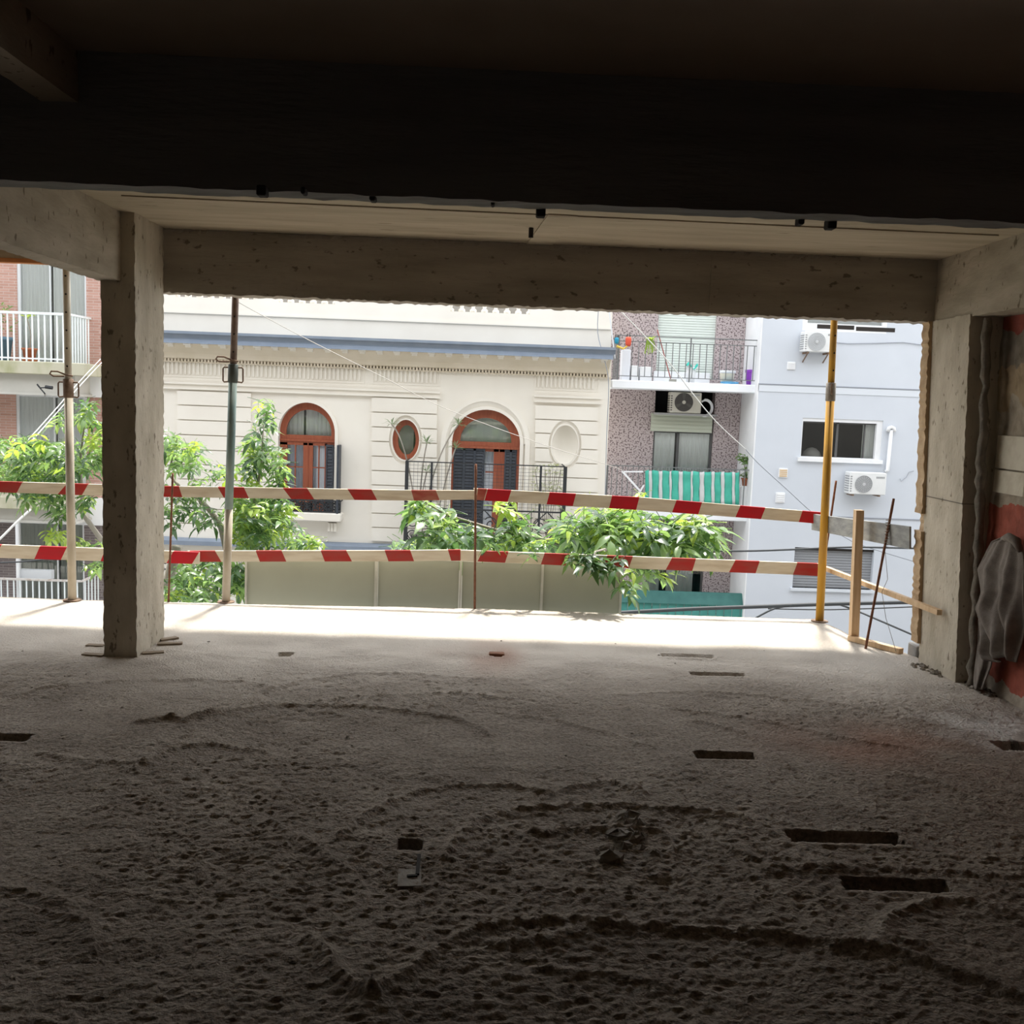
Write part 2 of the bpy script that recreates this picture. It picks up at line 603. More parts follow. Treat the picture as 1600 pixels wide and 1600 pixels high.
g_.inputs['Detail'].default_value = 5
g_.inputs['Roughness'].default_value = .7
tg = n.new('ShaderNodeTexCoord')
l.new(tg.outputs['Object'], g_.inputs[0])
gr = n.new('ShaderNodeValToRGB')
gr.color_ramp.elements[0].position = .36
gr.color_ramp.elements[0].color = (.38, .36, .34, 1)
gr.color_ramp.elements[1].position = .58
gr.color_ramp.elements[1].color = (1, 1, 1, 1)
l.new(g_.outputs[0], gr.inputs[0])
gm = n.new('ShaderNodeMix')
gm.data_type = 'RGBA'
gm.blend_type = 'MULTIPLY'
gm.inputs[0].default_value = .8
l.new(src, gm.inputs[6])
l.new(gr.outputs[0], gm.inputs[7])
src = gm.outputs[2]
for nm, c in (('smooth_lit_zone', (0.62, 0.565, 0.495)), ('pale', (0.6, 0.58, 0.55)), ('rust', (0.33, 0.15, 0.09))):
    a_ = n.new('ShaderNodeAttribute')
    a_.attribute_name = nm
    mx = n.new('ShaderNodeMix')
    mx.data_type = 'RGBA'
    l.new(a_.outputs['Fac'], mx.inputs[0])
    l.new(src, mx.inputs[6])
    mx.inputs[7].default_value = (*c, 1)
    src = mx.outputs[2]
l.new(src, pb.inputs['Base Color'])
me.materials.append(FL)
fo = bpy.data.objects.new('floor', me)
COL.objects.link(fo)
struct(fo, 'rough grey screeded concrete floor with trowel ridges and cast slots')


def rough_box(x0, x1, y0, y1, z0, z1, amp=0.006, step=0.05, seed=1, skew=None):
    """closed box with jagged edges: subdivided faces, noise pushed outward"""
    mb = MB()
    dims = (x1 - x0, y1 - y0, z1 - z0)
    nn = [max(1, min(200, int(d / step))) for d in dims]
    lut = {}
    rg = random.Random(seed)

    def vid(i, j, k):
        key = (i, j, k)
        if key not in lut:
            p = [x0 + dims[0] * i / nn[0], y0 + dims[1] * j / nn[1], z0 + dims[2] * k / nn[2]]
            on = (i in (0, nn[0])) + (j in (0, nn[1])) + (k in (0, nn[2]))
            a = amp * (1.0 if on >= 2 else 0.2)
            p = [c + rg.uniform(-a, a) for c in p]
            if skew:
                p = skew(*p)
            lut[key] = len(mb.v)
            mb.v.append(tuple(p))
        return lut[key]
    for i in range(nn[0]):
        for k in range(nn[2]):
            mb.f.append((vid(i, 0, k), vid(i + 1, 0, k), vid(i + 1, 0, k + 1), vid(i, 0, k + 1)))
            mb.f.append((vid(i, nn[1], k + 1), vid(i + 1, nn[1], k + 1), vid(i + 1, nn[1], k), vid(i, nn[1], k)))
    for j in range(nn[1]):
        for k in range(nn[2]):
            mb.f.append((vid(0, j, k + 1), vid(0, j + 1, k + 1), vid(0, j + 1, k), vid(0, j, k)))
            mb.f.append((vid(nn[0], j, k), vid(nn[0], j + 1, k), vid(nn[0], j + 1, k + 1), vid(nn[0], j, k + 1)))
    for i in range(nn[0]):
        for j in range(nn[1]):
            mb.f.append((vid(i, j + 1, 0), vid(i + 1, j + 1, 0), vid(i + 1, j, 0), vid(i, j, 0)))
            mb.f.append((vid(i, j, nn[2]), vid(i + 1, j, nn[2]), vid(i + 1, j + 1, nn[2]), vid(i, j + 1, nn[2])))
    mb.m = [0] * len(mb.f)
    return mb


# ceiling slab: dark inner bay and the paler bays by the opening
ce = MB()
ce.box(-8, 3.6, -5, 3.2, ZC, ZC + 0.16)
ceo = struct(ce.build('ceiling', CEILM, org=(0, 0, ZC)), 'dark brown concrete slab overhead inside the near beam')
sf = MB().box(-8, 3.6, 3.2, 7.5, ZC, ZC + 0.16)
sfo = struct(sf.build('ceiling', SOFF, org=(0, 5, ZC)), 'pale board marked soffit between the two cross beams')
# board marks on the soffit: thin fins of grout and one cross strip
for (xa, ya), (xb, yb), wd in (((190, 305), (1560, 367), .012), ((880, 335), (843, 381), .16)):
    a, b = onz(xa, ya, ZC), onz(xb, yb, ZC)
    MB().bar((a.x, a.y, ZC - .003), (b.x, b.y, ZC - .003), wd, .008).build('formwork_seam', SOFF, sfo)
# near cross beam: front face placed along the photograph's edge
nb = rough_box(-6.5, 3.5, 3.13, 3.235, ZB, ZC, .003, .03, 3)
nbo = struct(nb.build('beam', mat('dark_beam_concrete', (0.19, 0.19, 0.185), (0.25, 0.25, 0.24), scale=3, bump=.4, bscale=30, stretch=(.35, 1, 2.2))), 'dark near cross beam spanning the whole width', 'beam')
for (x, y, s_) in ((410, 296, .03), (583, 308, .02), (845, 329, .03), (1298, 348, .03), (1250, 345, .02), (475, 299, .015), (770, 318, .012)):
    p = onz(x, y, ZB)
    MB().bevbox(p.x - s_ * .5, p.x + s_ * .5, p.y - .02, p.y + .02, ZB - s_ * .7, ZB + .01, .004).build('grout_lump', DARKM, nbo)
fb = rough_box(-2.12, 2.86, 6.37, 6.53, ZB - .005, ZC, .006, .025, 4)
fbo = struct(fb.build('beam', CONCX), 'far cross beam above the street opening between the two columns', 'beam')
for xa, xb in ((826, 856), (1110, 1114)):
    a, b = ony(xa, 440, 6.37), ony(xb, 440, 6.37)
    MB().box(a.x, b.x, 6.364, 6.372, ZB + .01, ZC - .01).build('formwork_seam', CONCX, fbo)
lb = rough_box(-2.29, -2.15, 3.2, 5.95, ZB - .0, ZC, .003, .03, 5)
struct(lb.build('beam', CONC), 'left side beam running from near beam to the left column', 'beam')
rb = rough_box(2.80, 3.3, 3.2, 6.38, ZB - .01, ZC, .003, .04, 6)
struct(rb.build('beam', CONC), 'right side beam along the party wall', 'beam')
ub = rough_box(-1.385, -1.275, -1, 3.14, 2.45, ZC, .002, .05, 7)
struct(ub.build('beam', CONC), 'small ceiling beam in the upper left corner', 'beam')
# columns
lc = rough_box(-2.265, -2.07, 5.85, 6.35, -.02, ZC, .0035, .025, 8)
struct(lc.build('column', COLM), 'free standing grey concrete column in the left half', 'column')


def rskew(x, y, z):
    return (x - 0.10 * max(0, z) / 2.2, y, z)


rcl = rough_box(2.89, 3.16, 5.86, 6.38, -.03, ZB, .003, .025, 9, rskew)
rco = struct(rcl.build('column', COLM), 'grey concrete column against the right party wall', 'column')
p_ = onx(1470, 779, 2.85)
MB().box(2.89 - .10 * p_.z / 2.2 - .006, 2.95, 5.856, 6.37, p_.z - .004, p_.z).build('formwork_seam', mat('seam_grime', (0.16, 0.14, 0.115), rough=.9), rco)
# the rough outer rim of the right column: crumbling mortar and brick edge
rim = MB()
rgm = random.Random(12)
jit = [rgm.uniform(-.007, .007) for _ in range(91)]
zz = np.linspace(0.12, ZB, 91)
for i in range(90):
    za, zb_ = zz[i], zz[i + 1]
    for_notch = 0.035 if 0.86 < (za + zb_) / 2 < 0.99 else 0
    j0, j1 = jit[i], jit[i + 1]
    xa, xb = 2.868 - .10 * za / 2.2 + j0 + for_notch, 2.868 - .10 * zb_ / 2.2 + j1 + for_notch
    rim.hexa([(xa, 6.36, za), (3.0, 6.36, za), (3.0, 6.46, za), (xa, 6.46, za)], [(xb, 6.36, zb_), (3.0, 6.36, zb_), (3.0, 6.46, zb_), (xb, 6.46, zb_)])
rim.build('mortar_rim', mat('tan_mortar', (0.42, 0.29, 0.17), (0.56, 0.42, 0.27), scale=9, bump=.6, bscale=40), rco)
# concrete splash ridge on the column's inner corner
rid = MB()


def ridge_pts(seed):
    rg = random.Random(seed)
    return [(2.965 - .10 * z / 2.2 + rg.uniform(-.008, .008), 5.80 + rg.uniform(-.01, .01), z) for z in np.linspace(0, ZB - .02, 40)]


rid.tube(ridge_pts(4), [random.Random(i).uniform(.018, .034) for i in range(40)], 7)
rid.build('mortar_ridge', mat('dark_mortar', (0.17, 0.15, 0.125), (0.26, 0.23, 0.19), scale=14, bump=.8, bscale=50), rco, smooth=True)

# right party wall: displaced grid, colour bands follow the height with ragged borders
XW = 3.03


def wall_pt(u, vv):
    y = 1.0 + u * 4.86
    z = -.03 + vv * (ZC + .03)
    k = 0.03 * (float(lattice(np.array([y * 4.0]), np.array([z * 5.0]), 61)[0]) - .5) + .012 * (float(lattice(np.array([y * 17.0]), np.array([z * 19.0]), 62)[0]) - .5)
    return (XW + k - .045 * z / 2.2, y, z)


wr = MB().grid(wall_pt, 150, 90)
WM = bpy.data.materials.new('patched_party_wall')
WM.use_nodes = True
n, l = WM.node_tree.nodes, WM.node_tree.links
pb = n['Principled BSDF']
pb.inputs['Roughness'].default_value = .9
t = n.new('ShaderNodeTexCoord')
s3 = n.new('ShaderNodeSeparateXYZ')
l.new(t.outputs['Object'], s3.inputs[0])
nz = n.new('ShaderNodeTexNoise')
nz.inputs['Scale'].default_value = 5
nz.inputs['Detail'].default_value = 8
l.new(t.outputs['Object'], nz.inputs[0])
ma = n.new('ShaderNodeMath')
ma.operation = 'MULTIPLY_ADD'
l.new(nz.outputs[0], ma.inputs[0])
ma.inputs[1].default_value = .32
l.new(s3.outputs['Z'], ma.inputs[2])
md = n.new('ShaderNodeMath')
md.operation = 'DIVIDE'
l.new(ma.outputs[0], md.inputs[0])
md.inputs[1].default_value = 2.8
cr = n.new('ShaderNodeValToRGB')
cr.color_ramp.interpolation = 'CONSTANT'
bands = [(0, (0.42, 0.36, 0.29)), (0.08, (0.38, 0.095, 0.06)), (0.45, (0.36, 0.31, 0.24)), (0.66, (0.34, 0.26, 0.165)), (0.74, (0.22, 0.19, 0.15)), (0.815, (0.30, 0.075, 0.05))]
cr.color_ramp.elements[0].color = (*bands[0][1], 1)
cr.color_ramp.elements[1].position = bands[1][0]
cr.color_ramp.elements[1].color = (*bands[1][1], 1)
for p_, c_ in bands[2:]:
    e = cr.color_ramp.elements.new(p_)
    e.color = (*c_, 1)
l.new(md.outputs[0], cr.inputs[0])
mxw = n.new('ShaderNodeMix')
mxw.data_type = 'RGBA'
mxw.blend_type = 'MULTIPLY'
mxw.inputs[0].default_value = .7
n2 = n.new('ShaderNodeTexNoise')
n2.inputs['Scale'].default_value = 11
n2.inputs['Detail'].default_value = 8
l.new(t.outputs['Object'], n2.inputs[0])
c2 = n.new('ShaderNodeValToRGB')
c2.color_ramp.elements[0].position = .3
c2.color_ramp.elements[0].color = (.45, .43, .4, 1)
c2.color_ramp.elements[1].position = .6
l.new(n2.outputs[0], c2.inputs[0])
l.new(cr.outputs[0], mxw.inputs[6])
l.new(c2.outputs[0], mxw.inputs[7])
l.new(mxw.outputs[2], pb.inputs['Base Color'])
bp = n.new('ShaderNodeBump')
bp.inputs['Strength'].default_value = .8
bp.inputs['Distance'].default_value = .015
l.new(n2.outputs[0], bp.inputs['Height'])
l.new(bp.outputs[0], pb.inputs['Normal'])
wro = struct(wr.build('wall_right', WM, org=(0, 0, 0)), 'old party wall with flaking red paint, rubble and white tile remains')
WHT = mat('old_white_tile', (0.62, 0.58, 0.47), (0.52, 0.47, 0.37), scale=12, bump=.2, rough=.5, lo=.45, hi=.7)
for row, (y0, y1) in enumerate(((681, 733), (736, 772))):
    zt, zb_ = onx(1575, y0, 2.99).z, onx(1575, y1, 2.99).z
    for k in range(4):
        ya = 5.80 - k * 0.34 - .004
        MB().hexa([(2.985, ya - .332, zb_), (2.985, ya, zb_), (2.985, ya, zt), (2.985, ya - .332, zt)], [(3.04, ya - .332, zb_), (3.04, ya, zb_), (3.04, ya, zt), (3.04, ya - .332, zt)]).build('tile', WHT, wro)
struct(MB().box(-8.2, -8, -5, 7.4, 0, ZC).build('wall_left', WALLM))
struct(MB().box(-8.2, 3.6, -5.2, -5, 0, ZC).build('wall_back', WALLM))
struct(MB().box(3.1, 3.3, -5, 1.02, 0, ZC).build('wall_right', WALLM))
struct(MB().box(3.3, 3.5, 1.0, 6.35, -.2, ZC).build('wall_right', WALLM))
# edge timber of the slab above the left bay, orange along its lower edge
eb = MB()
z0, z1 = ony(50, 412, 7.43).z, ony(50, 390, 7.43).z
eb.box(-7.5, 2.9, 7.40, 7.46, z0 + .03, ZC - .002)
ebo = struct(eb.build('trim_1', mat('edge_timber', (0.30, 0.23, 0.16), (0.42, 0.33, 0.24), scale=4, stretch=(.4, 4, 4), bump=.2)), 'brown timber form along the slab edge over the left bay')
MB().box(-7.5, 2.9, 7.395, 7.47, z0, z0 + .03).build('painted_strip', mat('orange_wood', (0.42, 0.15, 0.05), (0.55, 0.24, 0.09), scale=6, stretch=(.4, 4, 4)), ebo)
UPM = mat('sky_blocker_concrete', (0.16, 0.155, 0.145), (0.20, 0.19, 0.175), scale=1)  # dark blocks out of view, added to keep sky light off the houses opposite
struct(MB().box(-8.2, 3.6, -5.2, 7.3, ZC + .17, 9.5).build('sky_blocker', UPM), 'unseen upper storeys of the building under construction, added to block sky light')
struct(MB().box(3.62, 30, -5.2, 7.2, -5, 9.0).build('sky_blocker', UPM), 'unseen block on the right of the site, added to cut sky light opposite')
struct(MB().box(-34, -8.25, -5.2, 7.2, -5, 8.0).build('sky_blocker', UPM), 'unseen block on the left of the site, added to cut sky light opposite')
# E: end of the structure

#=====================================================================
# 2. SITE THINGS: props, boards, bars, posts, screen, cloth, debris
#=====================================================================
PAINT_BEIGE = mat('worn_beige_paint', (0.40, 0.35, 0.27), (0.54, 0.49, 0.40), scale=9, stretch=(1, 1, .4), bump=.2, lo=.35, hi=.6, rough=.6)
PAINT_TEAL = mat('worn_teal_paint', (0.10, 0.17, 0.165), (0.25, 0.30, 0.27), scale=10, stretch=(1, 1, .35), bump=.2, rough=.55)
RUSTY = mat('rusty_steel', (0.16, 0.10, 0.07), (0.24, 0.17, 0.12), scale=30, bump=.4, rough=.8)
RUSTR = mat('red_rust_bar', (0.17, 0.075, 0.045), (0.26, 0.12, 0.075), scale=40, bump=.5, rough=.9)
YELLOW = mat('yellow_paint', (0.55, 0.29, 0.03), (0.42, 0.24, 0.06), scale=12, stretch=(1, 1, .3), bump=.2, lo=.45, hi=.7, rough=.55)
GALV = mat('dull_zinc', (0.22, 0.19, 0.16), (0.33, 0.30, 0.26), scale=20, rough=.6, metal=.3)
PINE = mat('pale_pine', (0.60, 0.41, 0.24), (0.72, 0.53, 0.34), scale=5, stretch=(8, 8, .6), rough=.7, bump=.1)
BLACK = mat('black_plastic', (0.02, 0.02, 0.022), rough=.6)


def prop(label, base, coll, top, lo_m, up_m, col_m, lean_y=0.0, lower_r=.031, upper_r=.025, lower_split=None, handles=True):
    b = onz(*base)
    c = ony(*coll, b.y)
    tp = ony(*top, b.y)
    d = (tp - b)
    d = d / d.z
    T = thing('steel_prop', label, 'prop', (b.x, b.y, 0), 'adjustable steel props along the slab edge')
    tz = ZC - .01

    def P_(z):
        return (b.x + d.x * z, b.y + lean_y * z, z)
    cz = c.z
    if lower_split:
        MB().tube([P_(.008), P_(lower_split[0])], lower_r, 14).build('outer_tube', lower_split[1], T, True)
        MB().tube([P_(lower_split[0]), P_(cz)], lower_r, 14).build('outer_tube', lo_m, T, True)
    else:
        MB().tube([P_(.008), P_(cz)], lower_r, 14).build('outer_tube', lo_m, T, True)
    it = MB()
    it.tube([P_(cz - .02), P_(tz)], upper_r, 14)
    ito = it.build('inner_tube', up_m, T, True)
    hl = MB()
    z = cz + .10
    while z < tz - .06:
        p = P_(z)
        hl.tube([(p[0] + .004, p[1] - upper_r - .002, z), (p[0] + .004, p[1] - upper_r + .004, z)], .007, 8)
        z += .13
    hl.build('pin_hole', DARKM, ito, kind='stuff')
    MB().tube([P_(cz - .13), P_(cz - .125), P_(cz + .005), P_(cz + .01)], [lower_r, lower_r + .006, lower_r + .006, lower_r - .002], 14).build('collar', col_m, T, True)
    MB().lathe([(.064, 0), (.066, .003), (.064, .008)], (b.x, b.y, 0.0), 18).build('base_plate', RUSTY, T)
    MB().lathe([(.06, 0), (.06, .008)], (P_(tz)[0], P_(tz)[1], tz - .002), 18).build('head_plate', RUSTY, T)
    if handles:
        for s in (-1, 1):
            x0 = P_(cz - .06)[0]
            y0 = b.y + lean_y * cz
            pts = [(x0 + s * lower_r, y0, cz - .015), (x0 + s * (lower_r + .035), y0, cz - .015), (x0 + s * (lower_r + .043), y0, cz - .025), (x0 + s * (lower_r + .043), y0, cz - .115), (x0 + s * (lower_r + .035), y0, cz - .125), (x0 + s * lower_r, y0, cz - .12)]
            MB().tube(pts, .006, 7).build('handle', RUSTY, T, True)
        p = P_(cz + .03)
        MB().tube([(p[0] + .045, p[1] - .03, p[2] + .0), (p[0], p[1] - .035, p[2] + .006), (p[0] - .06, p[1] - .035, p[2] + .03), (p[0] - .11, p[1] - .03, p[2] + .03), (p[0] - .125, p[1] - .02, p[2] + .012), (p[0] - .105, p[1] - .01, p[2] - .005), (p[0] - .03, p[1], p[2] - .003)], .0065, 7).build('pin', RUSTY, T, True)
    else:
        p = P_(cz - .03)
        MB().tube([(p[0] - .01, p[1] - lower_r - .014, p[2] + .03), (p[0] - .012, p[1] - lower_r - .016, p[2]), (p[0] - .005, p[1] - lower_r - .012, p[2] - .05)], .008, 7).build('wedge', RUSTY, T, True)
    return T


prop('dirty beige steel prop at the left, with wire handles, in front of the brick house', (113, 938), (108, 594), (103.5, 420), PAINT_BEIGE, PAINT_BEIGE, RUSTY)
prop('steel prop with teal middle section and brown top just right of the grey column', (353, 941), (364, 571), (368, 460), PAINT_TEAL, mat('brown_tube', (0.13, 0.085, 0.065), (0.19, 0.14, 0.11), scale=14, rough=.6), mat('green_grey_collar', (0.07, 0.085, 0.075), rough=.6), lower_split=(.72, PAINT_BEIGE))
prop('ochre yellow steel prop with grey collar near the right column', (1280.5, 971), (1299, 600), (1303.5, 500), YELLOW, YELLOW, GALV, handles=False)

# --- striped barrier boards
WOODW = mat('whitewashed_board', (0.62, 0.53, 0.40), (0.78, 0.71, 0.58), scale=4, stretch=(1, 4, 6), bump=.15, bscale=30, lo=.3, hi=.6, rough=.8)
REDP = mat('red_board_paint', (0.45, 0.03, 0.025), (0.38, 0.06, 0.05), scale=7, stretch=(1, 3, 3), rough=.6)
REDB = mat('bright_red_board_paint', (0.58, 0.012, 0.025), (0.50, 0.02, 0.03), scale=7, stretch=(1, 3, 3), rough=.5)
REDF = mat('faded_red_board_paint', (0.40, 0.075, 0.06), (0.46, 0.17, 0.12), scale=9, stretch=(1, 3, 3), rough=.8)


def board(label, top, bot, reds, Y, th=.024, mats=None, name='barrier_board'):
    """top/bot: pixel polylines of equal length; reds: (top x0, top x1, bottom x0, bottom x1, material index)"""
    def ly(pl, x):
        return float(np.interp(x, [p[0] for p in pl], [p[1] for p in pl]))
    cuts = [(top[0][0], bot[0][0], 0)]
    for a, b, c, d, m in reds:
        cuts += [(a, c, m), (b, d, 0)]
    cuts.append((top[-1][0], bot[-1][0], 0))
    mb = MB()
    for (a, c, m), (b, d, _) in zip(cuts[:-1], cuts[1:]):
        if b - a < .3 and d - c < .3:
            continue
        k = max(1, int((b - a) / 60))
        for i in range(k):
            t0, t1 = i / k, (i + 1) / k
            xa, xb, xc, xd = a + (b - a) * t0, a + (b - a) * t1, c + (d - c) * t0, c + (d - c) * t1
            f = [ony(xc, ly(bot, xc), Y), ony(xd, ly(bot, xd), Y), ony(xb, ly(top, xb), Y), ony(xa, ly(top, xa), Y)]
            g = [p + Vector((0, th, 0)) for p in f]
            kk = len(mb.v)
            mb.v += [tuple(p) for p in f + g]
            fs = [(0, 1, 2, 3), (7, 6, 5, 4), (0, 4, 5, 1), (3, 2, 6, 7)]
            ms = [m, 0, 0, m if m else 0]
            if t0 == 0 and (a, c) == (cuts[0][0], cuts[0][1]):
                fs.append((0, 3, 7, 4))
                ms.append(0)
            if t1 == 1 and (b, d) == (cuts[-1][0], cuts[-1][1]):
                fs.append((1, 5, 6, 2))
                ms.append(0)
            mb.f += [tuple(kk + q for q in ff) for ff in fs]
            mb.m += ms
    return tag(mb.build(name, mats or [WOODW, REDP, REDB, REDF]), label, 'barrier', 'red and white barrier boards')


YB1, YB2 = 7.70, 7.73
board('upper barrier board passing behind the column at the far left', [(-60, 750.5), (163, 757), (243, 760)], [(-60, 767), (163, 775), (243, 778)],
      [(-25, 35, -34, 26, 1), (105, 138, 90, 128, 1), (185, 226, 174, 215, 1)], YB2)
board('upper barrier board between grey column and central rusty bar', [(226, 759), (640, 766), (742, 766.5)], [(226, 776), (640, 782.5), (742, 780.5)],
      [(240, 279.5, 246, 285, 1), (340, 381, 350, 389, 1), (442, 480, 455, 491, 1), (543, 580.5, 554, 589.5, 1), (642.5, 681, 647, 687, 3)], YB1)
board('upper barrier board sloping down to the right, from central bar to yellow prop', [(740, 763), (1000, 777), (1240, 797), (1290, 801)], [(740, 781), (1000, 797), (1240, 815), (1290, 819.5)],
      [(747, 761, 744, 756, 3), (762, 799, 757, 793, 2), (859, 900, 854, 895, 2), (956.5, 999, 951.5, 994, 2), (1057, 1097, 1050, 1091, 2), (1157, 1196, 1149, 1189, 2), (1254, 1284, 1248, 1283, 2)], YB2)
board('lower barrier board at the far left with bright red stripes slanting up', [(-60, 849), (163, 857), (311, 863)], [(-60, 870), (163, 877), (311, 881.5)],
      [(-36, 2, -45, -7, 2), (62.5, 104.5, 53.6, 95, 2), (165, 206, 157, 198, 2), (271, 311, 260, 300, 2)], YB1 - .03)
board('lower barrier board on the grey screen, left of the central bar', [(293, 861), (640, 860), (720, 859)], [(293, 878), (640, 877), (720, 876)],
      [(296, 336, 302, 346, 1), (399.5, 440, 406, 447.5, 1), (501, 541, 507.5, 550, 1), (601, 641, 607, 647, 1), (700, 719.6, 705, 719.6, 1)], YB1)
board('lower barrier board running right from the central bar under hanging leaves', [(716, 859.5), (1000, 870), (1240, 879), (1290, 881)], [(716, 876), (1000, 889), (1240, 898), (1290, 901)],
      [(754, 794.5, 746, 789, 1), (851, 891, 845, 885, 1), (949, 989, 942, 982, 1), (1050, 1087.5, 1040, 1081.6, 1), (1149, 1187, 1139, 1180.6, 1), (1246, 1278, 1239, 1278, 1)], YB2)

# --- reinforcing bars
def rebar(label, pts, r=.0075):
    mb = MB()
    P0, P1 = pts
    n = 14
    mb.tube([Vector(P0).lerp(Vector(P1), i / n) for i in range(n + 1)], [r * (1 + .12 * (i % 2)) for i in range(n + 1)], 7)
    o = mb.build('reinforcing_bar', RUSTR, smooth=True)
    return tag(o, label, 'rebar', 'rusty bars holding the barrier')


b = onz(268, 938)
rebar('thin rusty bar standing beside the grey column, in front of the barrier boards', ((b.x, 7.47, -.02), tuple(ony(270, 739, 7.49))))
rebar('central rusty bar standing in front of the grey screen', ((onz(742, 949).x, 7.585, -.02), tuple(ony(743.5, 725, 7.60))), .009)
rebar('short rusty bar leaning behind the yellow prop', (tuple(ony(1287, 885, 7.62)), tuple(ony(1306.5, 751, 7.62))), .008)
b = onz(1352, 1013)
rebar('leaning rusty bar with tie wire at the floor notch, right of the wooden post', ((b.x, b.y, -.02), tuple(ony(1396.5, 779, b.y))), .0085)
tw = MB()
p = ony(1385, 832, b.y)
tw.tube([(p.x + .016 * math.cos(t * 1.9), p.y - .012 + .014 * math.sin(t * 1.9), p.z - .1 + t * .006) for t in range(34)], .0022, 5)
e = [ony(1383, 862, b.y - .02), ony(1387, 905, b.y - .05), ony(1378, 925, b.y - .05), ony(1384, 965, b.y - .03), onz(1400, 1018, .03)]
tw.tube(e, .0018, 5)
tag(tw.build('tie_wire', GALV), 'thin grey tie wire coiled around the leaning bar', 'wire')

# --- timber at the floor notch
b = onz(1334, 1000)
t = ony(1342, 797, b.y)
mb = MB()
s = .028
mb.hexa([(b.x - s, b.y - s, -.04), (b.x + s, b.y - s, -.04), (b.x + s, b.y + s, -.04), (b.x - s, b.y + s, -.04)], [(t.x - s, b.y - s, t.z), (t.x + s, b.y - s, t.z), (t.x + s, b.y + s, t.z), (t.x - s, b.y + s, t.z)])
tag(mb.build('timber_post', PINE), 'fresh pale square timber post at the corner of the floor notch', 'post')
POSTY = b.y
a, c = ony(1290, 888, 7.64), ony(1468, 957, 6.02)
tag(MB().bar(a, c, .034, .034).build('timber_batten', PINE), 'long pale timber batten sloping from lower barrier to right column', 'batten')
a, c = onz(1328, 996, .02), onz(1408, 1017, .02)
tag(MB().bar((a.x, a.y, .018), (c.x, c.y, .018), .05, .036).build('timber_plank', PINE), 'short pale plank lying along the notched floor edge', 'plank')
a0, a1, c0, c1 = ony(1268, 803, 7.76), ony(1268, 828, 7.76), ony(1421, 823, 6.45), ony(1421, 858, 6.45)
GREYW = mat('weathered_grey_board', (0.25, 0.26, 0.26), (0.37, 0.38, 0.37), scale=5, stretch=(2, 2, 5), bump=.3, rough=.85)
sh = Vector((.02, .018, 0))
tag(MB().hexa([a1, a0, a0 + sh, a1 + sh], [c1, c0, c0 + sh, c1 + sh]).build('grey_board', GREYW), 'weathered grey board behind wooden post and leaning bar, reaching the right column', 'board')
p = onz(1408, 1012)
x0 = p.x
tag(MB().bevbox(x0 + .0, x0 + .16, 6.49, 6.62, -.10, .07, .008).build('concrete_block', mat('grey_block', (0.25, 0.25, 0.25), (0.33, 0.33, 0.33), scale=12, bump=.4)), 'small grey block at the outer foot of the right column', 'block')

# --- translucent grey green hoarding screen beyond the floor edge
SCR = mat('grey_green_sheet', (0.29, 0.295, 0.225), (0.32, 0.325, 0.25), scale=2, rough=.55, spec=.4)
SCF = mat('screen_frame', (0.40, 0.39, 0.33), (0.50, 0.49, 0.42), scale=8, rough=.6)
YS = 7.82
zt, zlow = ony(680, 876, YS).z, -.5
T = thing('hoarding_screen', 'grey green sheet screen on a light frame just beyond the floor edge', 'screen', (ony(680, 900, YS).x, YS, zlow))
for x0, x1 in ((386, 585), (591, 717), (722, 845), (849, 969)):
    a, c = ony(x0, 910, YS).x, ony(x1, 910, YS).x
    MB().box(a, c, YS, YS + .008, zlow, zt).build('sheet_panel', SCR, T)
for x, wd in ((385, 3), (588, 5), (719.5, 3.5), (847, 4), (970.5, 3.5)):
    a = ony(x, 910, YS).x
    h = wd / FPX * YS / 2
    MB().box(a - h, a + h, YS - .022, YS + .02, zlow, zt + .01).build('frame_post', SCF, T)
a, c = ony(384, 910, YS).x, ony(971, 910, YS).x
MB().box(a, c, YS - .012, YS + .03, zt, zt + .025).build('frame_rail', SCF, T)

# --- cloth hanging from a nail on the right wall
CLOTH = mat('dusty_brown_cloth', (0.15, 0.128, 0.11), (0.23, 0.20, 0.175), scale=14, bump=.3, bscale=160, rough=.95)
YCL = 5.42
prof = [(838, 1574, 1580), (846, 1548, 1592), (862, 1538, 1596), (890, 1521, 1597), (925, 1526, 1594), (950, 1517, 1592), (972, 1527, 1591), (998, 1536, 1591), (1022, 1537, 1590), (1030, 1545, 1590)]


def cloth_pt(u, vv):
    y = 838 + vv * 192
    xl = np.interp(y, [q[0] for q in prof], [q[1] for q in prof])
    xr = np.interp(y, [q[0] for q in prof], [q[2] for q in prof])
    x = xl + (xr - xl) * u
    fold = (.030 * math.sin(u * 14 + 1.4 * math.sin(vv * 4)) + .013 * math.sin(u * 31 + vv * 5)) * min(1, .2 + vv * 1.1)
    p = onx(x, y + 5 * math.sin(u * 8) * vv ** 3, 2.905 - .02 * math.sin(u * math.pi) * min(1, vv * 2))
    return (p.x + fold, p.y, p.z)


T = thing('hanging_cloth', 'dusty brown work cloth hanging from a nail on the party wall', 'cloth', tuple(onx(1577, 838, 2.93)))
o = MB().grid(cloth_pt, 46, 44).build('drape', CLOTH, T, True)
md_ = o.modifiers.new('thickness', 'SOLIDIFY')
md_.thickness = .006
prof2 = [(985, 1530, 1548), (1010, 1527, 1552), (1040, 1523, 1548), (1060, 1521, 1540), (1076, 1521, 1534)]


def cloth2(u, vv):
    y = 965 + vv * 112
    xl = np.interp(y, [q[0] for q in prof2], [q[1] for q in prof2])
    xr = np.interp(y, [q[0] for q in prof2], [q[2] for q in prof2])
    p = onx(xl + (xr - xl) * u, y, 2.93 + .014 * math.sin(u * 8 + vv * 2))
    return tuple(p)


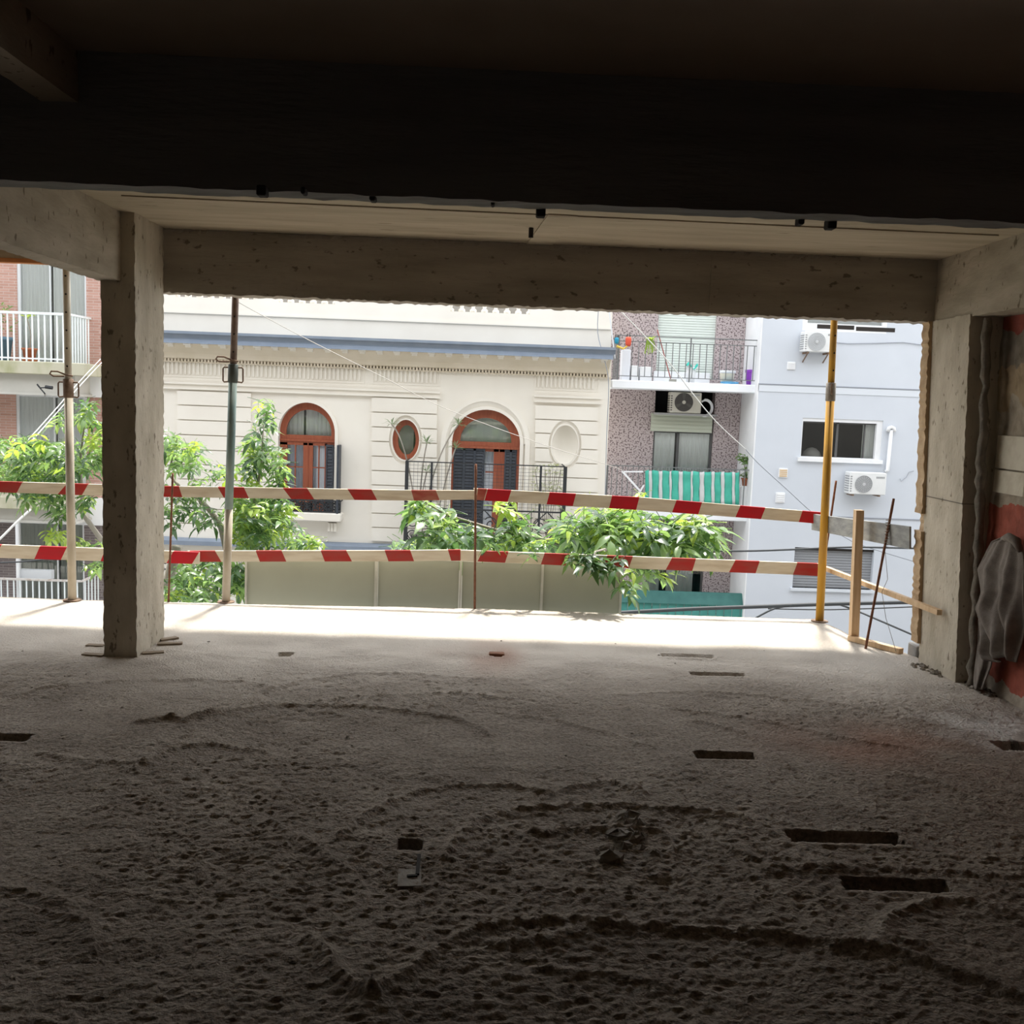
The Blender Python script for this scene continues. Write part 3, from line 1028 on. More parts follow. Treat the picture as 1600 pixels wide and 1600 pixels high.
o = MB().grid(cloth2, 16, 26).build('sleeve', CLOTH, T, True)
o.modifiers.new('thickness', 'SOLIDIFY').thickness = .006
p = onx(1578, 842, 2.93)
MB().tube([(3.04, p.y + .01, p.z - .01), (p.x + .01, p.y + .01, p.z + .004)], .006, 7).build('nail', RUSTY, T)
MB().tube([onx(1566, 842, 2.92), onx(1576, 839, 2.90), onx(1588, 846, 2.89), onx(1594, 862, 2.90)], [.012, .024, .026, .012], 9).build('bunched_collar', CLOTH, T, True)

# --- scraps on the floor and under the left beam
def lump(mb, c, r, seed, flat=.6, n=7):
    rg = random.Random(seed)
    pr = [(r * .15, 0), (r * rg.uniform(.8, 1.1), r * flat * .25), (r * rg.uniform(.6, .9), r * flat * .65), (r * .2, r * flat)]
    k = len(mb.v)
    mb.lathe(pr, c, n)
    for i in range(k, len(mb.v)):
        x, y, z = mb.v[i]
        s_ = rg.uniform(.75, 1.25)
        mb.v[i] = (c[0] + (x - c[0]) * s_, c[1] + (y - c[1]) * s_, max(c[2], c[2] + (z - c[2]) * rg.uniform(.7, 1.3)))
    return mb


MORT = MATS['dark_mortar']
mb = MB()
p = onz(983, 1302)
for i in range(26):
    lump(mb, (p.x + random.gauss(0, .05), p.y + random.gauss(0, .09), -.004), random.uniform(.018, .05), i, .8)
tag(mb.build('mortar_clod', MORT, smooth=False), 'crumbled dark mortar clod on the near floor', 'debris')
p = onz(640, 1362)
T = thing('embedded_formwork', 'broken formwork box sunk in the near floor left of centre', 'formwork', (p.x, p.y, 0))
a, c, d, e = onz(621, 1390), onz(658, 1388), onz(658, 1331), onz(624, 1331)
PL = mat('cement_smeared_plywood', (0.27, 0.25, 0.225), (0.38, 0.355, 0.32), scale=16, bump=.4)
MB().hexa([(a.x, a.y, -.03), (c.x, c.y, -.03), (d.x, d.y, -.03), (e.x, e.y, -.03)], [(a.x, a.y, .012), (c.x, c.y, .010), (d.x, d.y, .004), (e.x, e.y, .006)]).build('lid', PL, T)
for q0, q1 in (((655, 1335), (652, 1366)), ((652, 1368), (636, 1369))):
    u_, v_ = onz(*q0, .012), onz(*q1, .012)
    MB().bar(u_, v_, .012, .006).build('crack', DARKM, T)
for q in ((616, 1346), (664, 1345)):
    u_ = onz(*q)
    lump(MB(), (u_.x, u_.y, -.004), .028, 5).build('mortar_crumb', MORT, T)
# thin wood shims round the foot of the left column
for i, (q0, q1) in enumerate((((222, 1023), (256, 1021)), ((246, 1008), (285, 1007)), ((250, 1002), (277, 998)), ((130, 1024), (162, 1026)), ((136, 1010), (163, 1011)))):
    u_, v_ = onz(*q0), onz(*q1)
    lab = ('dark wood shim at the front right foot of the column', 'wood shim on the floor right of the column, the longer one', 'rear wood shim right of the column foot', 'thin wood shim left of the column foot, nearer one', 'thin wood shim left of the column foot, farther one')[i]
    tag(MB().bar((u_.x, u_.y, .008), (v_.x, v_.y, .008), .045, .012).build('wood_shim', mat('shim_wood', (0.26, 0.2, 0.14), (0.33, 0.27, 0.2), scale=6)), lab, 'shim', 'wood shims around the column foot')
u_ = onz(776, 1023)
tag(MB().bevbox(u_.x - .05, u_.x + .05, u_.y - .03, u_.y + .02, -.03, .014, .006).build('brick_chip', mat('red_chip', (0.23, 0.1, 0.06), (0.3, 0.15, 0.09), scale=20)), 'rust red brick chip in a small hole of the floor', 'brick')
mb = MB()
for i in range(90):
    q = random.random()
    bx, by = 1432 + 120 * q, 1034 + 50 * q
    u_ = onz(bx + random.gauss(0, 7), by + random.gauss(2, 4))
    lump(mb, (u_.x, u_.y, -.005), random.uniform(.008, .03), 100 + i, .7, 6)
o = mb.build('rubble', MORT)
o['kind'] = 'stuff'
tag(o, 'loose mortar rubble along the foot of the right column', 'rubble')
mb = MB()
for i in range(160):
    u_ = onz(random.uniform(0, 1600), random.uniform(1000, 1560))
    lump(mb, (u_.x, u_.y, 0), random.uniform(.004, .011), 300 + i, .7, 5)
o = mb.build('crumbs', MORT)
o['kind'] = 'stuff'
tag(o, 'small mortar crumbs scattered over the floor', 'debris')
T = None
mb = MB()
for i in range(9):
    x = 62 + i * 5
    a = onx(x, 384 + (x - 62) * .46, -2.30)
    c = onx(x + random.uniform(1, 4), 404 + (x - 62) * .24 + random.uniform(-2, 4), -2.305)
    mb.bar(a, c, .006, .026, (0, 1, 0))
tag(mb.build('torn_plastic', BLACK), 'torn black plastic strips hanging under the left side beam', 'plastic')
for i, (x, y0, y1, zz_, lab) in enumerate(((845, 322, 335, 3.4, 'a'), (830, 356, 373, 3.4, 'b'))):
    p = onz(x, y0, ZC)
    MB().tube([(p.x, p.y, ZC + .01), (p.x, p.y, ZC - .055)], .014, 8).build('steel_stub', DARKM, sfo)

#=====================================================================
# 3. ACROSS THE STREET
#=====================================================================
struct(MB().box(-45, 45, 7.9, 9.6, -5.1, -4.85).build('pavement', mat('pavement_tiles', (0.34, 0.33, 0.31), (0.42, 0.41, 0.39), scale=3), org=(0, 8.7, -5.1)))
struct(MB().box(-45, 45, 9.6, 19.0, -5.1, -5.0).build('street', mat('asphalt', (0.10, 0.10, 0.10), (0.15, 0.15, 0.15), scale=6), org=(0, 14, -5.1)))
struct(MB().box(-45, 45, 19.0, 23.5, -5.1, -4.85).build('pavement', MATS['pavement_tiles'], org=(0, 20, -5.1)))

CREAM = mat('cream_stucco', (0.73, 0.69, 0.62), (0.77, 0.735, 0.665), scale=1.2, bump=.06, bscale=40)
CREAMD = mat('cream_recess', (0.66, 0.60, 0.50), rough=.9)
CBLUE = mat('slate_blue_paint', (0.26, 0.32, 0.42), (0.29, 0.35, 0.45), scale=4, rough=.6)
CBLUE2 = mat('dark_slate_paint', (0.19, 0.23, 0.29), (0.22, 0.26, 0.32), scale=4, rough=.6)
WOODR = mat('varnished_red_wood', (0.30, 0.085, 0.04), (0.24, 0.06, 0.03), scale=6, stretch=(6, 6, .8), rough=.4)
SHUT = mat('blackish_shutter', (0.035, 0.042, 0.055), (0.05, 0.058, 0.07), scale=5, rough=.5)
IRON = mat('black_iron', (0.025, 0.027, 0.03), rough=.5)
CURT = mat('white_curtain', (0.84, 0.85, 0.85), rough=.9)
CURTB = mat('bluish_curtain', (0.52, 0.56, 0.68), rough=.9)
CURTG = mat('grey_curtain', (0.70, 0.71, 0.71), rough=.9)
GLASS = glass_mat('window_glass', (0.97, 0.985, 0.98))
INSIDE = mat('dark_interior', (0.03, 0.03, 0.033), rough=.95)
WHITE = mat('white_paint', (0.80, 0.81, 0.82), (0.74, 0.75, 0.77), scale=3, rough=.6)
TERRA = mat('terracotta', (0.42, 0.15, 0.08), rough=.8)


def curtain(mb, x0, x1, z0, z1, y, folds=8, amp=.014):
    n = max(12, int(folds * 6))
    return mb.grid(lambda u, v_: (x0 + (x1 - x0) * u, y + amp * math.sin(u * folds * 2 * math.pi + .6 * math.sin(u * 17)), z0 + (z1 - z0) * v_), n, 2)


def recess(mb, x0, x1, z0, z1, y, depth=.5):
    """open box behind an opening"""
    return mb.add([(x0, y, z0), (x1, y, z0), (x1, y, z1), (x0, y, z1), (x0, y + depth, z0), (x1, y + depth, z0), (x1, y + depth, z1), (x0, y + depth, z1)],
                  [(0, 1, 5, 4), (1, 2, 6, 5), (2, 3, 7, 6), (3, 0, 4, 7), (4, 5, 6, 7)])


# ------------------------------------------------------------ cream house
YC = 21.0
XL, XR_ = ony(203, 700, YC).x, ony(953, 620, YC).x
ZLOW = -5.0
ZCOR0, ZCOR1 = ony(600, 548, YC).z, ony(600, 529, YC).z      # cornice band
ZTOP = ony(700, 395, YC + .35).z
CH = thing('cream_house', 'cream stucco house with blue cornice, arched wooden windows and oval window', 'building', ((XL + XR_) / 2, YC, ZLOW))
HS = []
# openings (loops of x, z)
wx0, wx1, wz0, wzt = rc(435, 629, 523, 800, YC)
wzs = ony(479, 676, YC).z
WIN_L = arch(wx0, wx1, wz0, wzs, wzt, 26)
dx0, dx1, _a, dzt = rc(705, 640, 811, 830, YC)
dzs = ony(757, 692, YC).z
dz0 = ony(757, 866, YC).z
DOOR = arch(dx0, dx1, dz0, dzs, dzt, 26)
ox, oz = ony(634, 687.5, YC).x, ony(634, 687.5, YC).z
orx, orz = 21 / FPX * YC, 31.5 / FPX * YC
OVAL = ellipse(ox, oz, orx, orz, 36)
nx_, nz_ = ony(882.5, 695, YC).x, ony(882.5, 695, YC).z
NICHE = ellipse(nx_, nz_, orx * .98, orz * .97, 36)
mb = MB().holes(rectl(XL, XR_, ZLOW, ZCOR0 + .1), [WIN_L, DOOR, OVAL, NICHE], YC, YC + .35)
mb.build('wall', CREAM, CH)
# rear wall of the niche, slightly hollow
mb = MB()
mb.grid(lambda u, v_: (nx_ + orx * 1.02 * u * math.cos(v_ * 2 * math.pi), YC + .03 + .22 * (1 - u * u), nz_ + orz * 1.02 * u * math.sin(v_ * 2 * math.pi)), 8, 32)
mb.build('niche', CREAM, CH, True)
MB().ring(ellipse(nx_, nz_, orx * 1.08, orz * 1.06, 36), NICHE, YC - .03, YC + .02).build('niche_surround', CREAM, CH)
# parapet storey set a little back, with baluster openings
zb0, zb1 = ony(766, 489, YC + .3).z, ony(766, 440, YC + .3).z
OPEN = []
for x0, x1, yb in ((704, 828, 489), (275, 400, 466), (436, 524, 474)):
    a, c = ony(x0, 480, YC + .3).x, ony(x1, 480, YC + .3).x
    OPEN.append((a, c, ony((x0 + x1) / 2, yb, YC + .3).z, ZTOP - .25))
mb = MB().holes(rectl(XL, XR_, ZCOR1 - .05, ZTOP), [rectl(*o_) for o_ in OPEN], YC + .25, YC + .5)
par = mb.build('parapet', CREAM, CH)
MB().box(XL, XR_, YC + .21, YC + .5, ony(600, 500, YC).z, ony(600, 497.5, YC).z).build('parapet_moulding', CREAM, CH)
MB().box(XL, XR_ - .01, YC + 3.2, YC + 3.4, ZCOR1 - 1, ZTOP + 1.2).build('rear_wall', mat('shaded_stucco', (0.26, 0.25, 0.23)), CH)
for a, c, z0, z1 in OPEN:
    k = round((c - a) / .245)
    for i in range(k + 1):
        x = a + (c - a) * i / k
        h = z1 - z0
        pr = [(.07, 0), (.07, .05), (.035, .09), (.05, .16), (.085, .26), (.09, .33), (.05, .46), (.03, .58), (.03, h - .12), (.055, h - .06), (.07, h)]
        MB().lathe([(r_, min(z_, h)) for r_, z_ in pr], (x, YC + .36, z0), 10).build('baluster', CREAM, CH, True)
# cornice: stepped profile swept along x
def sweep(name, m, prof, x0, x1, parent):
    """prof: (y, z) closed loop"""
    k = len(prof)
    mb = MB()
    mb.add([(x0, y, z) for y, z in prof] + [(x1, y, z) for y, z in prof], [tuple(range(k)), tuple(range(2 * k - 1, k - 1, -1))] + [(i, k + i, k + (i + 1) % k, (i + 1) % k) for i in range(k)])
    return mb.build(name, m, parent)


YK = YC - .62
def zk(y, Y=None):
    return ony(600, y, Y or YK).z


xe = ony(961.5, 545, YK).x
sweep('cornice', CBLUE2, [(YK, zk(540)), (YK - .04, zk(536)), (YK - .10, zk(533.5)), (YK - .10, zk(529.5)), (YC + .3, zk(527.5)), (YC + .3, zk(540))], XL, xe, CH)
sweep('cornice', CBLUE, [(YK + .03, zk(548)), (YK + .03, zk(541.5)), (YK, zk(540)), (YC + .2, zk(540)), (YC + .2, zk(548) + .02), (YK + .2, zk(548) + .02)], XL, xe - .03, CH)
ORS = mat('ochre_stucco', (0.62, 0.55, 0.43), (0.68, 0.61, 0.50), scale=2)
zs_ = zk(548)
zden = ony(600, 571, YC - .12).z
sweep('soffit_moulding', ORS, [(YK + .08, zs_), (YC - .05, zs_), (YC - .05, zden - .02), (YC - .18, zden), (YC - .22, zden + .10), (YK + .2, zs_ - .03)], XL, xe - .06, CH)
x = ony(262, 540, YK).x
stp = 26.9 / FPX * YK
for i in range(-1, 26):
    a = x + stp * i
    mb = MB()
    mb.box(a - .055, a + .055, YK + .16, YC - .1, zs_ - .07, zs_ - .02)
    mb.box(a - .072, a + .072, YK + .07, YC - .1, zs_ - .03, zs_ + .004)
    mb.build('bracket', CREAM, CH)
# dentils
mb = MB()
zd0, zd1 = ony(600, 576, YC - .1).z, ony(600, 567.5, YC - .1).z
st = 5.05 / FPX * YC
a = XL
while a < xe - .1:
    mb.box(a, a + st * .6, YC - .115, YC + .02, zd0, zd1)
    a += st
mb.build('dentil_course', ORS, CH, kind='stuff')
sweep('frieze_moulding', ORS, [(YC - .09, zd0 - .025), (YC - .09, zd0), (YC + .02, zd0), (YC + .02, zd0 - .025)], XL, XR_, CH)
# fluted frieze panels
FLU = mat('flute_shadow_stucco', (0.60, 0.58, 0.53))
for x0, x1 in ((215, 567), (586, 685), (840, 934)):
    xm = (x0 + x1) / 2
    sl_ = (xm - 600) * .036
    a, c, z0, z1 = rc(x0, 578 + sl_, x1, 596 + sl_, YC)
    mb = MB()
    st = 6.5 / FPX * YC
    t_ = a
    while t_ < c - st * .5:
        mb.box(t_, t_ + st * .5, YC - .028, YC + .01, z0, z1)
        mb.box(t_ - .006, t_ + st * .5 + .006, YC - .034, YC + .01, z1 - .03, z1)
        mb.box(t_ - .004, t_ + st * .5 + .004, YC - .02, YC + .01, z0 + (z1 - z0) * .35, z0 + (z1 - z0) * .42)
        t_ += st
    mb.build('fluted_panel', CREAM, CH, kind='stuff')
    MB().ring(rectl(a - .06, c + .04, z0 - .06, z1 + .05), rectl(a - .03, c + .01, z0 - .03, z1 + .02), YC - .012, YC + .01).build('panel_border', CREAM, CH)
# architrave mouldings
for x0, x1, off in ((203, 688, 0), (834, 939, 0)):
    xm = (x0 + x1) / 2
    s_ = (xm - 600) * .036
    for ya, yb, d in ((608.5, 611.5, .10), (611.5, 617, .05), (617, 619.5, .085)):
        a, c, z0, z1 = rc(x0, ya + s_, x1, yb + s_, YC)
        MB().box(a, c, YC - d, YC + .01, z0, z1).build('architrave', CREAM, CH)
# piers with rusticated blocks
PD = .055


def rust_blocks(x0, x1, rows, oval=None, gap=.022):
    """blocks between groove rows; pieces next to an oval are cut with slanted corners"""
    for (ya, yb) in rows:
        xm = (x0 + x1) / 2
        s_ = (xm - 634) * .036
        a, c, z0, z1 = rc(x0, ya + s_, x1, yb + s_, YC)
        z0 += gap / 2
        z1 -= gap / 2
        if oval is None or z0 > oval[1] + oval[3] * 1.32 or z1 < oval[1] - oval[3] * 1.32:
            MB().prism(rectl(a, c, z0, z1), YC - PD, YC + .01).build('rustic_block', CREAM, CH)
            continue
        cx, cz, rx, rz = oval

        def hw(z):
            t = (z - cz) / (rz * 1.22)
            return rx * 1.22 * math.sqrt(max(0, 1 - t * t))
        if min(hw(z0), hw(z1)) < .02:
            up = hw(z1) < hw(z0)
            zs2 = [z0 + (z1 - z0) * i / 24 for i in range(25)]
            if not up:
                zs2 = zs2[::-1]
            arcp = [(hw(z), z) for z in zs2 if hw(z) > .0]
            zf_, zb2 = (z0, z1) if up else (z1, z0)
            lp = [(a, zf_)] + [(cx - h_, z) for h_, z in arcp] + [(cx + h_, z) for h_, z in arcp[::-1]] + [(c, zf_), (c, zb2), (a, zb2)]
            MB().prism(lp, YC - PD, YC + .01).build('rustic_block', CREAM, CH)
            continue
        k = 6
        zz_ = [z0 + (z1 - z0) * i / k for i in range(k + 1)]
        for sd in (-1, 1):
            xo = a if sd < 0 else c
            lp = [(xo, z0)] + [(cx + sd * max(hw(z), .012), z) for z in zz_] + [(xo, z1)]
            if sd > 0:
                lp = lp[::-1]
            MB().prism(lp, YC - PD, YC + .01).build('rustic_block', CREAM, CH)


ys = [610, 633, 656, 679, 702, 725, 748, 771, 794, 817, 840]
rust_blocks(278, 393, [(a - 0 + 12.3, b_ + 12.3) for a, b_ in zip(ys[:-1], ys[1:])])
rust_blocks(205, 232, [(a + 14, b_ + 14) for a, b_ in zip(ys[:-1], ys[1:])])
ys2 = [622, 645.5, 668.5, 691, 714, 736.5, 759, 781, 803, 825, 847]
rust_blocks(581, 683, list(zip(ys2[:-1], ys2[1:])), (ox, oz, orx, orz))
ys3 = [625, 647.5, 669, 692, 714, 737, 759, 781, 803, 825, 847]
rust_blocks(836, 934, list(zip(ys3[:-1], ys3[1:])), (nx_, nz_, orx, orz))
# archivolt of the balcony door
ax0, ax1, _a, azt = rc(689, 620, 828, 760, YC)
mb = MB()
o1, o2, o3 = arch(ax0, ax1, dz0, dzs, azt, 26), arch(ax0 + .10, ax1 - .10, dz0, dzs, azt - .09, 26), arch(dx0 - .06, dx1 + .06, dz0, dzs, dzt + .06, 26)
mb.ring(o1, o2, YC - .075, YC + .01)
mb.ring(arch(dx0 - .07, dx1 + .07, dz0, dzs, dzt + .07, 26), DOOR, YC - .05, YC + .02)
nn = len(o2)
k = len(mb.v)
mb.v += [(x, YC - .065, z) for x, z in o2] + [(x, YC - .012, z) for x, z in o3]
for i in range(2, nn - 1):
    mb.f.append((k + i, k + i + 1, k + nn + i + 1, k + nn + i))
    mb.m.append(0)
mb.build('archivolt', CREAM, CH)
MB().ring(arch(wx0 - .07, wx1 + .07, wz0, wzs, wzt + .07, 26), WIN_L, YC - .04, YC + .02).build('archivolt', CREAM, CH)
# lower ledge
s1 = lambda y: ony(420, y, YC - .3).z
sweep('ledge', CBLUE2, [(YC - .3, s1(856)), (YC - .3, s1(849.5)), (YC - .2, s1(847)), (YC + .02, s1(846.5)), (YC + .02, s1(857))], XL, XR_, CH)
sweep('ledge', CREAM, [(YC - .18, s1(862)), (YC - .18, s1(857)), (YC + .02, s1(857)), (YC + .02, s1(864))], XL, XR_, CH)

# ---- left arched window
YF = YC + .13
fr = .10
W = MB()
inn = arch(wx0 + .13, wx1 - .10, ony(479, 680, YF).z, wzs + .0, wzt - .15, 26)
zt0, zt1 = ony(479, 692, YF).z, ony(479, 680, YF).z
W.ring(arch(wx0 - .01, wx1 + .01, zt0, wzs, wzt + .01, 26), inn, YF, YF + .1)
win = W.build('window', WOODR, CH)
MB().box(wx0, wx1, YF - .03, YF + .02, zt0 + .03, zt0 + .075).build('transom', WOODR, win)
lg = MB().holes(inn, [], YF + .055, YF + .062)
lg.build('pane', GLASS, win)
mb = curtain(MB(), wx0, ony(471.5, 660, YF).x, zt0, wzt, YF + .25, 5)
curtain(mb, ony(475, 660, YF).x, wx1, zt0, wzt, YF + .25, 8)
mb.build('curtain', CURTG, win)
MB().box(wx0 - .3, wx1 + .3, YF + .55, YF + .6, wz0 - .1, wzt + .2).build('dark_room', INSIDE, win)
# french leaves
xl_, xr_ = ony(444, 735, YF).x, ony(507, 735, YF).x
zb_ = wz0 + .02
for x0, x1, x2 in ((444, 447.5, 474.5), (487, 489, 508)):
    pass
cstile = (ony(473.5, 735, YF).x, ony(488.5, 735, YF).x)
mb = MB()
mb.box(cstile[0], cstile[1], YF, YF + .07, zb_, zt0)
mb.box((cstile[0] + cstile[1]) / 2 - .01, (cstile[0] + cstile[1]) / 2 + .01, YF - .012, YF, zb_, zt0)
mb.box(wx0, xl_ + .06, YF, YF + .07, zb_, zt0)
mb.box(xr_, xr_ + .05, YF, YF + .07, zb_, zt0)
mb.box(wx0, wx1, YF, YF + .07, zt0 - .05, zt0)
mb.box(wx0, wx1, YF, YF + .07, zb_, zb_ + .16)
for x0, x1 in ((xl_ + .06, cstile[0]), (cstile[1], xr_)):
    mb.box((x0 + x1) / 2 - .012, (x0 + x1) / 2 + .012, YF + .01, YF + .05, zb_, zt0)
    for q in (.36, .72):
        z = zt0 - (zt0 - zb_) * q
        mb.box(x0, x1, YF + .01, YF + .05, z - .012, z + .012)
mb.build('casement', WOODR, win)
MB().box(wx0, wx1, YF + .03, YF + .035, zb_, zt0).build('pane', GLASS, win)
curtain(MB(), wx0, wx1, zb_, zt0, YF + .2, 10).build('curtain', CURTB, win)
# shutters folded open
def shutter(name, x0, x1, z0, z1, y, cols, parent, closed=0):
    mb = MB()
    mb.ring(rectl(x0, x1, z0, z1), rectl(x0 + .03, x1 - .03, z0 + .05, z1 - .05), y, y + .04)
    for c_ in range(1, cols):
        xx = x0 + (x1 - x0) * c_ / cols
        mb.box(xx - .025, xx + .025, y, y + .04, z0, z1)
    zz_ = z0 + .05
    while zz_ < z1 - .06:
        mb.hexa([(x0 + .02, y + .012, zz_), (x1 - .02, y + .012, zz_), (x1 - .02, y + .03, zz_ + .055), (x0 + .02, y + .03, zz_ + .055)], [(x0 + .02, y + .02, zz_), (x1 - .02, y + .02, zz_), (x1 - .02, y + .038, zz_ + .055), (x0 + .02, y + .038, zz_ + .055)])
        zz_ += .068
    return mb.build(name, SHUT, parent)


a, c, z0, z1 = rc(508, 695, 520, 792, YC)
shutter('shutter', a, c, wz0, z1, YC + .04, 1, CH)
a, c, z0, z1 = rc(528, 695, 531.5, 792, YC - .12)
MB().box(a, c, YC - .32, YC - .02, wz0, z1).build('shutter', SHUT, CH)
a, c, z0, z1 = rc(433.5, 740, 441, 792, YC - .1)
shutter('shutter', a, c, wz0, z1, YC - .06, 1, CH)


def scroll(mb, cx, cz, r, y, turns=1.3, flip=1, r0=.2, th=.011):
    n = 22
    pts = [(cx + flip * r * (r0 + (1 - r0) * i / n) * math.cos(turns * 2 * math.pi * i / n), y, cz + r * (r0 + (1 - r0) * i / n) * math.sin(turns * 2 * math.pi * i / n)) for i in range(n + 1)]
    return mb.tube(pts, th, 5)


def iron_panel(mb, x0, x1, z0, z1, y, th=.011):
    mb.bar((x0, y, z1), (x1, y, z1), .03, .03)
    mb.bar((x0, y, z0), (x1, y, z0), .03, .03)
    k = max(1, round((x1 - x0) / (z1 - z0) / .75))
    for i in range(k):
        a = x0 + (x1 - x0) * i / k
        c = x0 + (x1 - x0) * (i + 1) / k
        m_, r_ = (a + c) / 2, min((c - a), (z1 - z0)) * .24
        zc_ = (z0 + z1) / 2
        for s in (-1, 1):
            scroll(mb, m_ + s * r_ * .95, zc_ + r_ * .9, r_, y, 1.4, s, th=th)
            scroll(mb, m_ + s * r_ * .95, zc_ - r_ * .9, r_, y, -1.4, s, th=th)
            mb.tube([(m_ + s * (c - a) * .46 * math.sin(t * math.pi), y, z0 + (z1 - z0) * t) for t in [j / 10 for j in range(11)]], th, 5)
        mb.bar((a, y, z0), (a, y, z1), .016, .016, (0, 1, 0))
        mb.lathe([(.02, -.01), (.035, 0), (.02, .01)], (m_, y, zc_), 6)
    mb.bar((x1, y, z0), (x1, y, z1), .016, .016, (0, 1, 0))
    return mb


# window sill, its rail and small bracket
a, c, z0, z1 = rc(437, 801, 533, 814.5, YC - .32)
MB().bevbox(a, c, YC - .34, YC + .02, z0, z1, .03).build('sill', CREAM, CH)
ra, rcx, rz0, rz1 = rc(441, 782, 532, 799, YC - .28)
mb = iron_panel(MB(), ra, rcx, rz0, rz1, YC - .28, .012)
for x in (ra, rcx):
    mb.bar((x, YC - .28, rz1), (x, YC + .02, rz1), .02, .02)
mb.build('window_railing', IRON, CH)
a, c, z0, z1 = rc(512, 817, 526, 832, YC - .1)
mb = MB().bevbox(a, c, YC - .12, YC + .02, z0, z1, .02)
for i in range(3):
    xx = a + (c - a) * (i + .5) / 3
    mb.box(xx - .025, xx + .025, YC - .15, YC, z0 + .03, z1)
mb.build('sill_bracket', CREAM, CH)

# ---- balcony door
YD = YC + .12
dd = MB()
zt0, zt1 = ony(757, 701, YD).z, ony(757, 690.5, YD).z
din = arch(ony(719, 690, YD).x, ony(799, 690, YD).x, zt1, zt1 + .02, ony(757, 653, YD).z, 26)
dd.ring(arch(dx0 - .01, dx1 + .01, zt0, dzs, dzt + .01, 26), din, YD, YD + .1)
dd.box(dx0, dx1, YD - .03, YD + .02, zt0 - .0, zt0 + .05)
door = dd.build('door', WOODR, CH)
MB().holes(din, [], YD + .055, YD + .062).build('pane', GLASS, door)
mb = MB()
mb.grid(lambda u, v_: (dx0 + (dx1 - dx0) * u, YD + .22 + .01 * math.sin(u * 30), zt0 + (dzt - zt0) * v_), 20, 2)
mb.build('roller_blind', mat('pale_green_blind', (0.55, 0.60, 0.55)), door)
MB().box(dx0 - .3, dx1 + .3, YD + .6, YD + .65, dz0, dzt + .2).build('dark_room', INSIDE, door)
px_ = lambda x: ony(x, 770, YD).x
shutter('shutter', px_(707), px_(756), dz0, zt0, YD + .0, 3, door)
shutter('shutter', px_(786.5), px_(805.5), dz0, zt0, YD + .0, 2, door)
mb = MB()
mb.box(px_(769.5), px_(786.5), YD + .03, YD + .09, dz0, zt0)
mb.box(px_(777), px_(778.5), YD + .015, YD + .03, dz0, zt0)
mb.box(px_(756), px_(786), YD + .03, YD + .09, zt0 - .06, zt0)
mb.box(px_(757), px_(771), YD + .04, YD + .08, ony(765, 738, YD).z - .012, ony(765, 738, YD).z + .012)
mb.box(dx0, px_(707.5), YD, YD + .1, dz0, zt0)
mb.box(px_(805), dx1, YD, YD + .1, dz0, zt0)
mb.build('door_stile', WOODR, door)
MB().box(px_(756), px_(771), YD + .06, YD + .065, dz0, zt0).build('pane', GLASS, door)
curtain(MB(), px_(752), px_(774), dz0, zt0, YD + .16, 3, .015).build('curtain', CURTB, door)
# ---- oval window
MB().ring(ellipse(ox, oz, orx * 1.08, orz * 1.06, 36), OVAL, YC - .04, YC + .02).build('oval_surround', CREAM, CH)
ovw = MB().ring(OVAL, ellipse(ox + .015, oz, orx * .66, orz * .73, 36), YC + .10, YC + .2).build('oval_window', WOODR, CH)
MB().holes(ellipse(ox, oz, orx * .8, orz * .8, 36), [], YC + .15, YC + .155).build('pane', GLASS, ovw)
mb = MB()
mb.grid(lambda u, v_: (ox - orx + 2 * orx * u * .75, YC + .3, oz - orz + 2 * orz * v_), 6, 2)
mb.build('blind', mat('grey_green_blind', (0.36, 0.37, 0.33)), ovw)
MB().box(ox - .4, ox + .4, YC + .5, YC + .55, oz - .6, oz + .6).build('dark_room', INSIDE, ovw)
# ---- balcony
YBAL = 20.15
bx0, bx1, _z, bzt = rc(634, 725, 882, 760, YBAL)
bz0 = ony(757, 866, YBAL).z
BAL = MB().bevbox(bx0 - .1, bx1 + .1, YBAL - .06, YC + .01, bz0 - .2, bz0, .03).build('balcony', CREAM, CH)
zm = ony(757, 797, YBAL).z
mb = MB()
for x in (634.5, 673, 843, 881):
    xx = ony(x, 790, YBAL).x
    t_ = .035 if x in (634.5, 881) else .022
    mb.box(xx - t_, xx + t_, YBAL - t_, YBAL + t_, bz0, bzt)
mb.bar((bx0, YBAL, bzt), (bx1, YBAL, bzt), .022, .022)
for x in (bx0, bx1):
    mb.bar((x, YBAL, bzt), (x, YC, bzt), .02, .02)
    mb.bar((x, YBAL, zm), (x, YC, zm), .02, .02)
    for i in range(1, 6):
        mb.bar((x, YBAL + (YC - YBAL) * i / 6, bz0), (x, YBAL + (YC - YBAL) * i / 6, zm), .014, .014, (0, 1, 0))
mb.build('railing', IRON, BAL)
mb = iron_panel(MB(), bx0, bx1, bz0 + .06, zm, YBAL, .012)
mb.build('scrollwork', IRON, BAL)
mb = MB()
for i in range(1, 40):
    xx = bx0 + (bx1 - bx0) * i / 40
    mb.bar((xx, YBAL, zm), (xx, YBAL, bzt), .005, .005, (0, 1, 0))
for i in range(1, 13):
    z = zm + (bzt - zm) * i / 13
    mb.bar((bx0, YBAL, z), (bx1, YBAL, z), .005, .005)
mb.build('wire_mesh', IRON, BAL, kind='stuff')

# ------------------------------------------------------------ mosaic apartment house
YP, YPS = 22.2, 21.1


